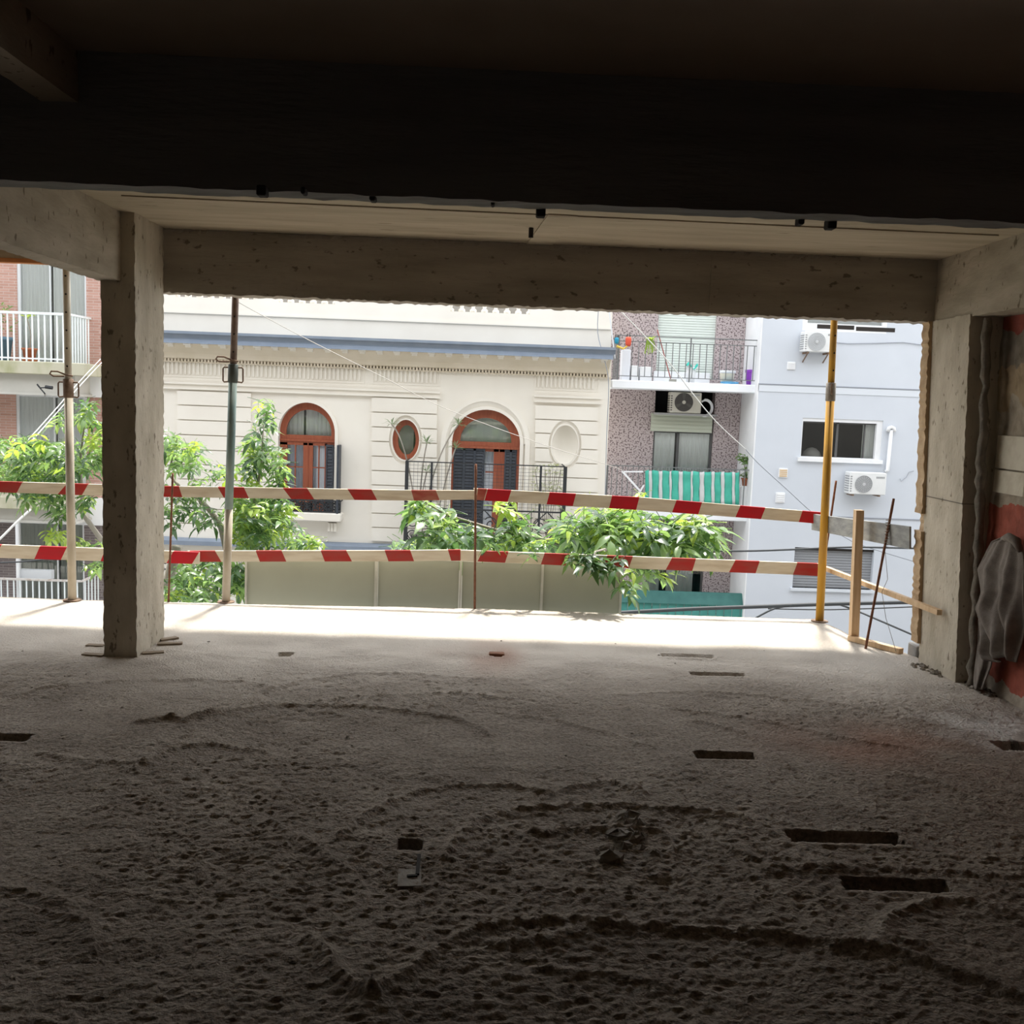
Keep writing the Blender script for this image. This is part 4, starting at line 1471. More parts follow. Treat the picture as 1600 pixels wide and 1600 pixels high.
def mosaic_mat():
    m = mat('mauve_speckled_mosaic', (0.40, 0.33, 0.335), rough=.7)
    n, l = m.node_tree.nodes, m.node_tree.links
    t = n.new('ShaderNodeTexCoord')
    ns = n.new('ShaderNodeTexNoise')
    ns.inputs['Scale'].default_value = 28
    ns.inputs['Detail'].default_value = 3
    l.new(t.outputs['Object'], ns.inputs[0])
    cr = n.new('ShaderNodeValToRGB')
    cr.color_ramp.elements[0].position = .53
    cr.color_ramp.elements[0].color = (0.45, 0.385, 0.385, 1)
    cr.color_ramp.elements[1].position = .57
    cr.color_ramp.elements[1].color = (0.15, 0.115, 0.12, 1)
    l.new(ns.outputs[0], cr.inputs[0])
    l.new(cr.outputs[0], n['Principled BSDF'].inputs['Base Color'])
    return m


MOS = mosaic_mat()
xm0, xm1 = ony(953, 640, YP).x, ony(1167, 640, YP).x
xg0 = ony(1190, 520, 20.9).x
AP = thing('mosaic_apartment_house', 'mauve speckled mosaic apartment house with white balcony slabs', 'building', ((xm0 + xm1) / 2, YP, -5))
OPN = []
for x0, y0, x1, y1 in ((1028, 440, 1119, 592), (1020, 611, 1113, 790), (1010, 815, 1100, 945)):
    OPN.append(rc(x0, y0, x1, y1, YP))
mb = MB().holes(rectl(XR_ + .005, xg0 - .016, -5, ony(1060, 380, YP).z), [rectl(*o_) for o_ in OPN], YP, YP + .3)
mb.build('wall', MOS, AP)
mb = MB()
for o_ in OPN:
    recess(mb, *o_, YP + .28, .5)
mb.build('dark_room', INSIDE, AP)
# white strip of wall at the right of the mosaic
a, c, z0, z1 = rc(1173, 440, 1186, 592, YP - .02)
MB().box(a, c + .3, YP - .03, YP + .01, z0, z1).build('white_strip', WHITE, AP)


def roller(name, x0, x1, z0, z1, y, m, parent, pitch=.055):
    mb = MB()
    z = z0
    mb.box(x0, x1, y + .012, y + .02, z0, z1)
    while z < z1 - .01:
        zz_ = min(z + pitch * .86, z1)
        mb.hexa([(x0, y, z), (x1, y, z), (x1, y - .006, (z + zz_) / 2), (x0, y - .006, (z + zz_) / 2)], [(x0, y + .012, z), (x1, y + .012, z), (x1, y + .012, zz_), (x0, y + .012, zz_)])
        mb.hexa([(x0, y - .006, (z + zz_) / 2), (x1, y - .006, (z + zz_) / 2), (x1, y, zz_), (x0, y, zz_)], [(x0, y + .012, z), (x1, y + .012, z), (x1, y + .012, zz_), (x0, y + .012, zz_)])
        z += pitch
    return mb.build(name, m, parent)


roller('roller_shutter', OPN[0][0], OPN[0][1], OPN[0][2], OPN[0][3], YP + .08, mat('mint_white_shutter', (0.66, 0.72, 0.68)), AP)
a, c, z0, z1 = rc(1017, 647, 1113, 675, YP - .05)
roller('roller_shutter', a, c, z0, z1, YP - .05, mat('pale_green_shutter', (0.50, 0.53, 0.44)), AP, .085)
# middle window
o_ = OPN[1]
ztw = ony(1065, 675, YP).z
mb = MB()
pw = lambda x: ony(x, 700, YP + .1).x
mb.ring(rectl(o_[0], o_[1], o_[2], ztw), rectl(o_[0] + .04, o_[1] - .05, o_[2] + .05, ztw - .03), YP + .06, YP + .14)
mb.box(pw(1056), pw(1060), YP + .06, YP + .13, o_[2], ztw)
wn_ = mb.build('window', mat('bronze_frame', (0.10, 0.10, 0.10), rough=.4), AP)
MB().box(o_[0], o_[1], YP + .1, YP + .105, o_[2], ztw).build('pane', GLASS, wn_)
mb = curtain(MB(), pw(1018), pw(1054), o_[2], ztw, YP + .13, 6)
curtain(mb, pw(1061), pw(1108), o_[2], ztw, YP + .13, 8)
mb.build('curtain', CURT, wn_)
o_ = OPN[2]
mb = MB()
mb.ring(rectl(*o_), rectl(o_[0] + .04, o_[1] - .04, o_[2] + .05, o_[3] - .03), YP + .06, YP + .14)
wn_ = mb.build('window', MATS['bronze_frame'], AP)
zq = ony(1055, 868, YP).z
MB().box(o_[0], o_[1], YP + .1, YP + .105, o_[2], zq).build('pane', GLASS, wn_)
mb = curtain(MB(), pw(1008), pw(1041), o_[2], zq, YP + .13, 6)
curtain(mb, pw(1052), pw(1094), o_[2], zq, YP + .13, 8)
mb.build('curtain', CURTG, wn_)
# balcony slabs
SLABW = mat('white_slab_paint', (0.82, 0.84, 0.87), (0.78, 0.80, 0.83), scale=2)
bal = []
for (x0, ya, x1, yb, yb2) in ((956, 598, 1190, 610, 0), (938, 798, 1180, 811, 0)):
    a, c, z0, z1 = rc(x0, ya - .5, x1, yb + .5, YPS)
    bal.append((MB().bevbox(a, c, YPS, YP + .01, z0, z1, .02).build('balcony', SLABW, AP), a, c, z1))
LINEN = mat('rail_grey', (0.16, 0.17, 0.17), rough=.5)


def railing(parent, a, c, zf, ztop, y, pxs, zsub=None, side=(True, True), m=None, r_=.016, name='railing'):
    m = m or LINEN
    mb = MB()
    mb.bar((a, y, ztop), (c, y, ztop), .03, .02)
    zs = zsub if zsub else ztop
    if zsub:
        mb.bar((a, y, zsub), (c, y, zsub), .016, .016)
    mb.bar((a, y, zf + .09), (c, y, zf + .09), .016, .016)
    for x in (a, (a + c) / 2, c):
        mb.bar((x, y, zf), (x, y, ztop), .026, .026, (0, 1, 0))
    for s, x in zip(side, (a, c)):
        if s:
            mb.bar((x, y, ztop), (x, YP, ztop), .02, .02)
            for i in range(1, 7):
                mb.bar((x, y + (YP - y) * i / 7, zf), (x, y + (YP - y) * i / 7, ztop), .012, .012, (0, 1, 0))
    for x in pxs:
        mb.bar((x, y, zf + .09), (x, y, zs), r_, r_, (0, 1, 0))
    return mb.build(name, m, parent)


b0, a, c, zf = bal[0]
y = YPS + .06
xs_ = [ony(q, 560, y).x for q in [987 + 10.6 * i for i in range(19)]]
railing(b0, a + .12, c - .02, zf, ony(1080, 528, y).z, y, xs_, ony(1080, 537, y).z)
b1, a1_, c1_, zf1 = bal[1]
xs_ = [ony(q, 760, y).x for q in [955 + 8.3 * i for i in range(28)]]
railing(b1, a1_ + .12, c1_ - .02, zf1, ony(1080, 731.5, y).z, y, xs_)
# teal banner with white stripes on the middle balcony, one cloth with separate strips
GREEN = mat('teal_awning', (0.05, 0.36, 0.27), (0.07, 0.42, 0.32), scale=5, rough=.7)
GREYS = mat('grey_awning', (0.50, 0.52, 0.52), (0.56, 0.57, 0.57), scale=5, rough=.7)
T = thing('striped_awning_cloth', 'teal and grey striped cloth tied along the middle balcony railing', 'awning', (ony(1080, 788, YPS).x, YPS - .02, ony(1080, 788, YPS).z))
edges = [1008, 1013.5, 1018.5, 1029, 1034.5, 1045.5, 1049, 1060, 1066.5, 1079, 1082, 1092.5, 1100, 1111, 1116, 1126, 1131.5, 1143.5, 1148, 1154.5]
for i, (p0, p1) in enumerate(zip(edges[:-1], edges[1:])):
    s_ = (p0 - 1080) * .02
    def strip(u, v_, p0=p0, p1=p1, s_=s_):
        p = ony(p0 + (p1 - p0) * u, 787 + s_ + (736.5 - 787) * v_ + .8 * math.sin(p0 * .8 + 3 * u) * (v_ > .9), YPS + .005)
        return (p.x, p.y - .02 - .012 * math.sin(u * math.pi) - .01 * math.sin(v_ * 9 + p0), p.z)
    o = MB().grid(strip, 4, 8).build('cloth_strip', GREEN if i % 2 == 0 else GREYS, T, True)
    o.modifiers.new('thickness', 'SOLIDIFY').thickness = .006
# teal sheet parapet on the lowest balcony
YT = YPS - .1
a, c, z0, z1 = rc(968, 926, 1169, 985, YT)
T = thing('teal_sheet_parapet', 'dull teal corrugated sheet parapet of the lowest balcony', 'parapet', ((a + c) / 2, YT, z0))
zb1_ = ony(1068, 941, YT).z
TEAL = mat('dull_teal_sheet', (0.06, 0.25, 0.22), (0.08, 0.30, 0.27), scale=3, rough=.6)
k = 16
mb = MB()
for i in range(k):
    xa, xb = a + (c - a) * i / k, a + (c - a) * (i + 1) / k
    MB().hexa([(xa + .004, YT, z0), (xb - .004, YT + .012, z0), (xb - .004, YT + .012, zb1_), (xa + .004, YT, zb1_)], [(xa + .004, YT + .02, z0), (xb - .004, YT + .03, z0), (xb - .004, YT + .03, zb1_), (xa + .004, YT + .02, zb1_)]).build('sheet', TEAL, T)
MB().hexa([(a, YT - .05, zb1_ - .03), (c, YT - .05, zb1_ - .03), (c, YT + .1, z1), (a, YT + .1, z1)], [(a, YT + .05, zb1_ - .03), (c, YT + .05, zb1_ - .03), (c, YT + .16, z1), (a, YT + .16, z1)]).build('sloping_cap', mat('dark_teal_sheet', (0.03, 0.115, 0.105), (0.045, 0.15, 0.135), scale=4, rough=.6), T)
MB().box(a, c, YT + .06, YP, z0 - .2, z0).build('floor_slab', SLABW, T)

# ------------------------------------------------------------ grey building
YG = 20.9
GREY = mat('pale_blue_grey_stucco', (0.56, 0.595, 0.65), (0.60, 0.635, 0.69), scale=.8, bump=.05, bscale=30)
GREYL = mat('lighter_grey_stucco', (0.63, 0.665, 0.715), rough=.9)
xg1 = ony(1700, 700, YG).x
GB = thing('grey_building', 'pale blue grey rendered building with air conditioners and sliding windows', 'building', ((xg0 + xg1) / 2, YG, -5))
WG = [rc(1252, 655, 1378, 719, YG), rc(1240, 857, 1364, 920, YG), rc(1256, 440, 1388, 519, YG)]
ztop_g = ony(1300, 380, YG).z
mb = MB().holes(rectl(xg0, xg1, -5, ztop_g), [rectl(*o_) for o_ in WG], YG, YG + .25)
mb.box(xg0, xg0 + .2, YG + .25, YP + .3, -5, ztop_g)
mb.build('wall', GREY, GB)
MB().box(xg0 - .012, xg0 + .001, YG + .002, YP, -5, ztop_g).build('side_wall', WHITE, GB)
MB().box(xg0 - .014, xg0 + .01, YG - .012, YG + .05, -5, ztop_g).build('corner_bead', WHITE, GB)
a, c, z0, z1 = rc(1190, 606, 1440, 616, YG)
MB().box(xg0, xg1, YG - .012, YG + .01, z0, z1).build('floor_band', GREYL, GB)
for yy in (604.5, 808):
    z = ony(1310, yy, YG).z
    MB().box(xg0, xg1, YG - .02, YG + .01, z - .008, z + .012).build('string_line', mat('line_grey', (0.30, 0.32, 0.36)), GB)
# middle sliding window
o_ = WG[0]
mb = MB()
mb.ring(rectl(*o_), rectl(o_[0] + .02, o_[1] - .12, o_[2] + .05, o_[3] - .07), YG + .02, YG + .14)
w1 = mb.build('window', WHITE, GB)
MB().box(o_[0] - .06, o_[1] + .03, YG - .07, YG + .05, o_[2] - .05, o_[2] + .03).build('sill', WHITE, w1)
zy = lambda x: ony(x, 690, YG + .1).x
mb = MB()
mb.box(zy(1305), zy(1308.5), YG + .08, YG + .13, o_[2], o_[3])
mb.box(zy(1349), zy(1351), YG + .1, YG + .14, o_[2], o_[3])
mb.box(o_[0], o_[1], YG + .08, YG + .13, o_[3] - .10, o_[3] - .05)
mb.build('sash', MATS['bronze_frame'], w1)
MB().box(o_[0], o_[1], YG + .11, YG + .115, o_[2], o_[3]).build('pane', GLASS, w1)
curtain(MB(), zy(1350), zy(1376), o_[2], o_[3], YG + .22, 4, .015).build('curtain', CURT, w1)
recess(MB(), o_[0] - .02, o_[1] + .02, o_[2] - .02, o_[3] + .02, YG + .25, .8).build('dark_room', INSIDE, w1)
p = ony(1268, 710, YG + .35)
MB().lathe([(.22, -.2), (.21, -.05), (.17, .06), (.09, .13), (.02, .15)], (p.x, p.y, p.z), 14).build('pale_dome', mat('dome_pale_grey', (0.42, 0.40, 0.39)), w1, True)  # small pale dome low behind the glass, an unidentified shape
# lower window, closed shutter
o_ = WG[1]
w2 = roller('roller_shutter', o_[0], o_[1], o_[2], o_[3] - .03, YG + .1, mat('grey_shutter', (0.29, 0.30, 0.32)), GB, .06)
MB().box(o_[0], o_[1], YG + .04, YG + .2, o_[3] - .06, o_[3]).build('shutter_head', DARKM, w2)
MB().box(o_[0] - .05, o_[1] + .05, YG - .06, YG + .1, o_[2] - .06, o_[2]).build('sill', GREYL, w2)
# top window
o_ = WG[2]
mb = MB()
mb.ring(rectl(*o_), rectl(o_[0] + .1, o_[1] - .09, o_[2] + .16, o_[3] - .1), YG + .0, YG + .12)
w3 = mb.build('window', WHITE, GB)
z0, z1 = ony(1320, 515.5, YG).z, ony(1320, 509, YG).z
mb = MB()
for x0, x1 in ((1262, 1319), (1322, 1382)):
    mb.box(zy(x0), zy(x1), YG - .004, YG + .02, z0 - (x0 - 1290) * .0003, z1 - (x0 - 1290) * .0003)
mb.build('louvre_slit', DARKM, w3)
MB().box(o_[0], o_[1], YG + .07, YG + .075, o_[2], o_[3]).build('pane', GLASS, w3)
MB().box(o_[0], o_[1], YG + .12, YG + .16, o_[2], o_[3]).build('roller_blind', WHITE, w3)
# vents and pipes on the wall
for (x0, y0, x1, y1, m, l_) in ((1231, 567, 1241, 576.5, WHITE, None), (1217.5, 733, 1229, 745, mat('ochre_vent', (0.62, 0.42, 0.20)), 'ochre vent cover'), (1213, 771, 1224.5, 784.5, WHITE, None)):
    a, c, z0, z1 = rc(x0, y0, x1, y1, YG)
    mb = MB().bevbox(a - .02, c + .02, YG - .03, YG + .01, z0 - .02, z1 + .02, .012)
    f_ = mb.build('vent_cover', WHITE, GB)
    mb = MB()
    for i in range(4):
        z = z0 + (z1 - z0) * (i + .5) / 4
        mb.box(a, c, YG - .04, YG - .02, z - .012, z + .008)
    mb.build('vent_slat', m, f_)
P0, P1 = ony(1392.5, 672, YG - .05), ony(1386.5, 737, YG - .05)
T = thing('vent_pipe', 'white vent pipe with capped top on the grey wall above the lower air conditioner', 'pipe', tuple(P1))
MB().tube([P1 + Vector((-.05, 0, 0)), P1 + Vector((0, 0, .03)), P0], .04, 10).build('pipe', WHITE, T, True)
MB().tube([P0 + Vector((-.075, 0, -.03)), P0 + Vector((-.05, 0, .04)), P0 + Vector((0, 0, .06)), P0 + Vector((.05, 0, .04)), P0 + Vector((.075, 0, -.03))], .04, 10).build('cap', WHITE, T, True)
# small loose cables on the grey wall
mb = MB()
mb.tube([ony(x, y_, YG - .02) for x, y_ in ((1301, 535), (1325, 537), (1360, 536.5), (1410, 535), (1450, 540))], .008, 5)
mb.tube([ony(x, y_, YG - .02) for x, y_ in ((1428, 736), (1420, 738), (1416, 746), (1408, 752), (1406, 748))], .006, 5)
tag(mb.build('wall_cable', MATS['line_grey']), 'thin grey cable stapled across the grey wall by the right column', 'cable')


# ------------------------------------------------------------ air conditioners
ACW = mat('ac_white', (0.74, 0.75, 0.75), (0.70, 0.71, 0.71), scale=4, rough=.45)
ACB = mat('ac_beige', (0.60, 0.58, 0.51), (0.56, 0.54, 0.47), scale=4, rough=.5)
ACG = mat('fan_grey', (0.30, 0.31, 0.32), rough=.5)
ACD = mat('fan_dark', (0.09, 0.085, 0.08), rough=.5)


def aircon(label, px, Ywall, fan, rfan, body, fanm, logo=None, bladed=False, brackets=2):
    x0, y0, x1, y1 = px
    Yf = Ywall - .36
    a, c, z0, z1 = rc(x0, y0, x1, y1, Yf)
    T = thing('air_conditioner', label, 'air conditioner', ((a + c) / 2, Yf + .15, z0), 'outdoor air conditioning units')
    MB().bevbox(a, c, Yf, Yf + .3, z0, z1, .018).build('casing', body, T)
    f = ony(*fan, Yf)
    r_ = rfan / FPX * Yf
    g = MB()
    g.lathe([(r_, -.006), (r_, .0), (r_ * .2, .004)], (f.x, Yf - .002, f.z), 28, 'y')
    fo_ = g.build('fan_well', fanm, T)
    g = MB()
    for k in range(1, 7):
        q = r_ * k / 6.2
        g.tube([(f.x + q * math.cos(t * math.pi / 14), Yf - .012, f.z + q * math.sin(t * math.pi / 14)) for t in range(29)], .0045, 4, False)
    for k in range(10):
        q = math.pi * k / 10
        g.bar((f.x - r_ * math.cos(q), Yf - .012, f.z - r_ * math.sin(q)), (f.x + r_ * math.cos(q), Yf - .012, f.z + r_ * math.sin(q)), .004, .004)
    g.lathe([(r_ * .2, -.014), (r_ * .2, -.02), (.01, -.022)], (f.x, Yf - .0, f.z), 14, 'y')
    g.build('fan_guard', mat('guard_pale', (0.5, 0.51, 0.52)) if not bladed else ACD, T)
    if bladed:
        for k in range(3):
            q = k * 2 * math.pi / 3 + 1.5
            lp = [(f.x + r_ * s_ * math.cos(q + d_), f.z + r_ * s_ * math.sin(q + d_)) for s_, d_ in ((.2, -.3), (.9, -.12), (.95, .25), (.6, .35), (.2, .3))]
            MB().prism(lp, Yf - .011, Yf - .007).build('fan_blade', mat('fan_blade', (0.16, 0.155, 0.145)), T)
        MB().lathe([(r_ * .17, -.03), (r_ * .2, -.024), (r_ * .2, -.01)], (f.x, Yf, f.z), 14, 'y').build('fan_hub', ACB, T)
    g = MB()
    hh = z1 - z0
    for i in range(7):
        z = z0 + hh * (.12 + .11 * i)
        g.box(a - .006, a + .03, Yf + .03, Yf + .27, z, z + hh * .05)
        g.box(a + .012, a + .05, Yf - .005, Yf + .01, z, z + hh * .05)
    g.build('side_grille', ACG if not bladed else ACD, T)
    if logo:
        lx0, ly0, lx1, ly1 = logo
        q = rc(lx0, ly0, lx1, ly1, Yf)
        g = MB()
        nn_ = 6
        for i in range(nn_):
            xx = q[0] + (q[1] - q[0]) * i / nn_
            g.box(xx, xx + (q[1] - q[0]) / nn_ * .7, Yf - .003, Yf + .002, q[2], q[3])
        g.build('maker_plate', ACG, T)
    if brackets:
        for xx in (a + .1, c - .12):
            g = MB()
            g.bar((xx, Yf + .02, z0 - .02), (xx, Ywall, z0 - .02), .035, .035)
            if brackets > 1:
                g.bar((xx, Yf + .06, z0 - .03), (xx, Ywall, z0 - .2), .02, .02)
            g.build('bracket', RUSTY, T)
    return T


aircon('white air conditioner high on the grey wall, partly behind the yellow prop', (1257, 518, 1306, 550), YG, (1276, 534), 14, ACW, mat('fan_pale', (0.52, 0.54, 0.56)), (1294, 522, 1303, 525))
aircon('white air conditioner lower on the grey wall, beside the vent pipe', (1327.5, 738.5, 1385, 773), YG, (1349.5, 756.5), 14, ACW, ACG, (1369.5, 745, 1383, 748), False, 1)
T = aircon('beige air conditioner with dark fan in the niche of the mosaic house', (1047, 613, 1096, 646), YP, (1068.5, 628.5), 14.5, ACB, ACD, (1081, 616, 1094, 619), True, 0)
mb = MB()
c0 = ony(1104, 641, YP - .2)
for r_, s_ in ((.19, 0), (.16, .02)):
    mb.tube([(ony(1096, 628 + 200 * s_, YP - .2).x, YP - .25, ony(1096, 628, YP - .2).z + s_)] + [(c0.x + r_ * .9 * math.sin(t * .28) - .04, YP - .2, c0.z + .05 + r_ * math.cos(t * .28)) for t in range(13)], .018, 6)
mb.build('coolant_hose', WHITE, T, True)
mb = MB()
mb.box(*rc(1020, 643, 1114, 648, YP)[:2], YP - .4, YP + .05, ony(1068, 649, YP).z, ony(1068, 646, YP).z)
mb.build('shelf', mat('shelf_grey', (.3, .3, .3)), T)

# ------------------------------------------------------------ brick house at the left
YB_, YBF = 22.0, 20.95
BR1 = brick_mat('pinkish_brick', (0.40, 0.225, 0.18), (0.48, 0.29, 0.24), (0.50, 0.40, 0.36))
BR2 = brick_mat('grey_brown_brick', (0.15, 0.125, 0.125), (0.21, 0.18, 0.175), (0.29, 0.26, 0.25))
xb1 = XL - .0
xb1 = ony(222, 700, YB_).x
BH = thing('brick_house', 'brick apartment house with white balcony railings at the far left', 'building', (-13, YB_, -5))
OB = [rc(27, 395, 135, 568, YB_), rc(26, 618, 133, 790, YB_), rc(27, 814, 132, 965, YB_)]
zsp = ony(100, 790, YB_).z
mb = MB().holes(rectl(-22, xb1, zsp, ony(100, 330, YB_).z), [rectl(*OB[0]), rectl(OB[1][0], OB[1][1], zsp + .02, OB[1][3])], YB_, YB_ + .3)
mb.build('wall', BR1, BH)
mb = MB().holes(rectl(-22, xb1, -5, zsp), [rectl(*OB[2])], YB_, YB_ + .3)
mb.build('wall', BR2, BH)
mb = MB()
for o_ in OB:
    recess(mb, *o_, YB_ + .28, .5)
mb.build('dark_room', INSIDE, BH)
for ya, yb in ((571, 619), (776, 819)):
    a, c, z0, z1 = rc(-60, ya, 262, yb, YB_)
    MB().box(-22, xb1, YB_ - .05, YB_ + .01, z0, z1).build('floor_band', WHITE, BH)
ALU = mat('pale_aluminium', (0.62, 0.64, 0.66), rough=.4)
for i, (o_, mt, split) in enumerate(((OB[0], CURT, 84), (OB[1], CURTG, 88), (OB[2], mat('grey_green_curtain', (0.34, 0.36, 0.33)), 90))):
    pz = lambda x: ony(x, 600, YB_ + .1).x
    mb = MB()
    mb.ring(rectl(*o_), rectl(o_[0] + .06, o_[1] - .04, o_[2] + .04, o_[3] - .04), YB_ + .02, YB_ + .12)
    mb.box(pz(split - 3), pz(split - 1), YB_ + .05, YB_ + .1, o_[2], o_[3])
    w_ = mb.build('window', ALU if i < 2 else WHITE, BH)
    MB().box(o_[0], o_[1], YB_ + .07, YB_ + .075, o_[2], o_[3]).build('pane', GLASS, w_)
    mb = curtain(MB(), o_[0], pz(split - 1), o_[2], o_[3], YB_ + .115, 9, .012)
    curtain(mb, pz(split + 1), o_[1], o_[2], o_[3], YB_ + .115, 8, .012)
    mb.build('curtain', mt, w_)
MOSSY = mat('mossy_concrete', (0.50, 0.48, 0.37), (0.36, 0.36, 0.22), scale=2.2, stretch=(1, 1, .5), lo=.5, hi=.68, col3=(.16, .15, .11))
SOFW = mat('beige_fascia', (0.50, 0.49, 0.45), (0.54, 0.53, 0.49), scale=3)
for k, (ya, yb, yc_) in enumerate(((564, 584, 613), (777, 796, 812))):
    xa = -20
    a, c, z0, z1 = rc(-40, ya, 107, yb, YBF)
    bl = MB().bevbox(xa, c + .28 * (k == 0) + .05, YBF, YB_, z0, z1, .02).build('balcony', MOSSY, BH)
    a2, c2, q0, q1 = rc(-40, yb, 118, yc_, YBF + .25)
    MB().box(xa, c2, YBF + .22, YB_, q0 - .0, z0).build('fascia', SOFW, bl)
    MB().box(xa, c2 + .05, YBF + .16, YB_, q0 - .05, q0).build('drip_edge', SOFW, bl)
    if k == 0:
        BRW = mat('white_rail', (0.80, 0.86, 0.87), rough=.5)
        zt = ony(60, 489.5, YBF + .05).z
        mb = MB()
        xr2 = ony(109, 530, YBF + .05).x
        mb.bar((xa, YBF + .05, zt), (xr2, YBF + .05, zt), .05, .05)
        mb.bar((xr2, YBF + .05, zt), (xr2 + .03, YB_, zt), .045, .04)
        mb.bar((xa, YBF + .05, z1 + .06), (xr2, YBF + .05, z1 + .06), .03, .03)
        rl = mb.build('railing', BRW, bl)
        for i in range(-3, 12):
            xx = ony(2.5 + i * 9.65, 530, YBF + .05).x
            MB().bar((xx, YBF + .05, z1), (xx, YBF + .05, zt), .026, .026, (0, 1, 0)).build('baluster', BRW, bl)
        for i in range(1, 8):
            yy = YBF + .05 + (YB_ - YBF) * i / 8
            MB().bar((xr2 + .003 * i, yy, z1), (xr2 + .003 * i, yy, zt), .024, .024, (0, 1, 0)).build('baluster', BRW, bl)
        ZB1 = z1
# lowest balcony railing
zt, zlow_ = ony(60, 906, YBF).z, ony(60, 975, YBF).z
mb = MB()
xr3 = ony(128, 920, YBF).x
RL3 = mat('old_white_rail', (0.60, 0.57, 0.54), (0.45, 0.36, 0.30), scale=9, lo=.5, hi=.7)
mb.bar((-20, YBF, zt), (xr3, YBF, zt), .05, .04)
mb.bar((xr3, YBF, zt), (xr3, YB_, zt), .04, .04)
lowb = mb.build('railing', RL3, BH)
for i in range(-2, 13):
    xx = ony(2 + i * 9.9, 925, YBF).x
    MB().bar((xx, YBF, zlow_), (xx, YBF, zt), .022, .022, (0, 1, 0)).build('baluster', MATS['white_rail'], lowb)
for i in range(1, 6):
    yy = YBF + (YB_ - YBF) * i / 6
    MB().bar((xr3, yy, zlow_), (xr3, yy, zt), .022, .022, (0, 1, 0)).build('baluster', MATS['white_rail'], lowb)
a, c, z0, z1 = rc(25, 815, 29, 965, YBF + .1)
MB().box(a, c, YBF + .1, YBF + .16, z0, z1).build('white_post', WHITE, BH)
a, c, z0, z1 = rc(30, 891, 80, 905, YBF + .2)
MB().box(a, c, YBF + .2, YBF + .35, z0, z1).build('window_box', ALU, BH)
# drain pipe and clothes bracket
mb = MB()
pp = [ony(x, y_, YB_ - .12) for x, y_ in ((126, 617), (132, 619), (135.5, 630), (135, 650), (133, 690), (131, 760))]
mb.tube(pp, .045, 8).build('drain_pipe', ALU, BH, True)
mb = MB()
mb.tube([ony(x, y_, YBF - .1) for x, y_ in ((58, 600), (63, 606), (82, 605))], .014, 6)
mb.tube([ony(x, y_, YBF - .1) for x, y_ in ((58, 601), (70, 615))], .014, 6)
mb.tube([ony(x, y_, YBF - .12) for x, y_ in ((71, 604.5), (82, 606))], .04, 6)
mb.tube([ony(70, 615, YBF - .1), ony(70, 618, YB_)], .014, 6)
mb.build('clothes_bracket', IRON, BH)

# ------------------------------------------------------------ balcony belongings
def pot(mb, c, r, h):
    return mb.lathe([(r * .7, 0), (r * .95, h * .85), (r * 1.08, h * .85), (r * 1.08, h), (r * .9, h)], c, 14)


def sprig(mb, c, n, ln, spread, seed, wd=.02, up=.6, droop=.0):
    """narrow leaves radiating from a point"""
    rg = random.Random(seed)
    for i in range(n):
        q = rg.uniform(0, 2 * math.pi)
        e = rg.uniform(-.3, 1.2) * up
        d = Vector((math.cos(q) * math.cos(e) * spread, math.sin(q) * math.cos(e) * spread, math.sin(e)))
        d.normalize()
        L = ln * rg.uniform(.7, 1.1)
        side = d.cross(Vector((0, 0, 1)))
        if side.length < .01:
            side = Vector((1, 0, 0))
        side.normalize()
        p0 = Vector(c)
        m_ = p0 + d * L * .55 + Vector((0, 0, .02))
        t_ = p0 + d * L - Vector((0, 0, droop * L))
        s2 = side * wd
        mb.add([tuple(p0), tuple(m_ + s2), tuple(t_), tuple(m_ - s2), tuple(m_ - Vector((0, 0, wd * .4)))], [(0, 1, 4), (0, 4, 3), (1, 2, 4), (4, 2, 3)])
    return mb


LFY = leaf_mat('leaf_yellow_green', (0.30, 0.42, 0.07), (0.52, 0.68, 0.10))
LFM = leaf_mat('leaf_mid_green', (0.125, 0.215, 0.075), (0.32, 0.50, 0.13))
LFD = leaf_mat('leaf_dark_green', (0.05, 0.105, 0.045), (0.12, 0.24, 0.06))
LFG = leaf_mat('leaf_grey_green', (0.20, 0.27, 0.15), (0.3, 0.42, 0.2))
BARK = mat('grey_bark', (0.23, 0.21, 0.175), (0.33, 0.30, 0.26), scale=9, stretch=(1, 1, .3), bump=.5)

# pot on the brick balcony
q = ony(46.5, 563, YBF + .35)
T = thing('potted_plant', 'terracotta pot with a thin stemmed plant on the brick house balcony', 'plant', (q.x, q.y, ZB1))
pot(MB(), (q.x, q.y, ZB1 + .04), .15, .24).build('pot', TERRA, T, True)
MB().lathe([(.13, 0), (.16, .04), (.14, .045)], (q.x, q.y, ZB1), 14).build('saucer', mat('orange_saucer', (0.5, 0.17, 0.07)), T)
e = ony(42, 496, YBF + .35)
MB().tube([(q.x, q.y, ZB1 + .25), ((q.x + e.x) / 2 + .06, q.y, (ZB1 + e.z) / 2 + .1), tuple(e)], .012, 6).build('stem', BARK, T)
sprig(MB(), tuple(e), 9, .2, 1, 3, .04, .4).build('foliage', LFY, T, kind='stuff')
q = ony(3, 556, YBF + .5)
T = thing('potted_plant', 'bushy plant in a blue tub at the left end of the brick balcony', 'plant', (q.x, q.y, ZB1))
pot(MB(), (q.x, q.y, ZB1), .22, .5).build('tub', mat('dusty_blue_tub', (0.12, 0.2, 0.27)), T, True)
mb = MB()
for i in range(26):
    sprig(mb, (q.x + random.gauss(0, .12), q.y + random.gauss(0, .1), ZB1 + .55 + random.uniform(0, .6)), 5, .12, 1, i, .025)
mb.build('foliage', LFM, T, kind='stuff')

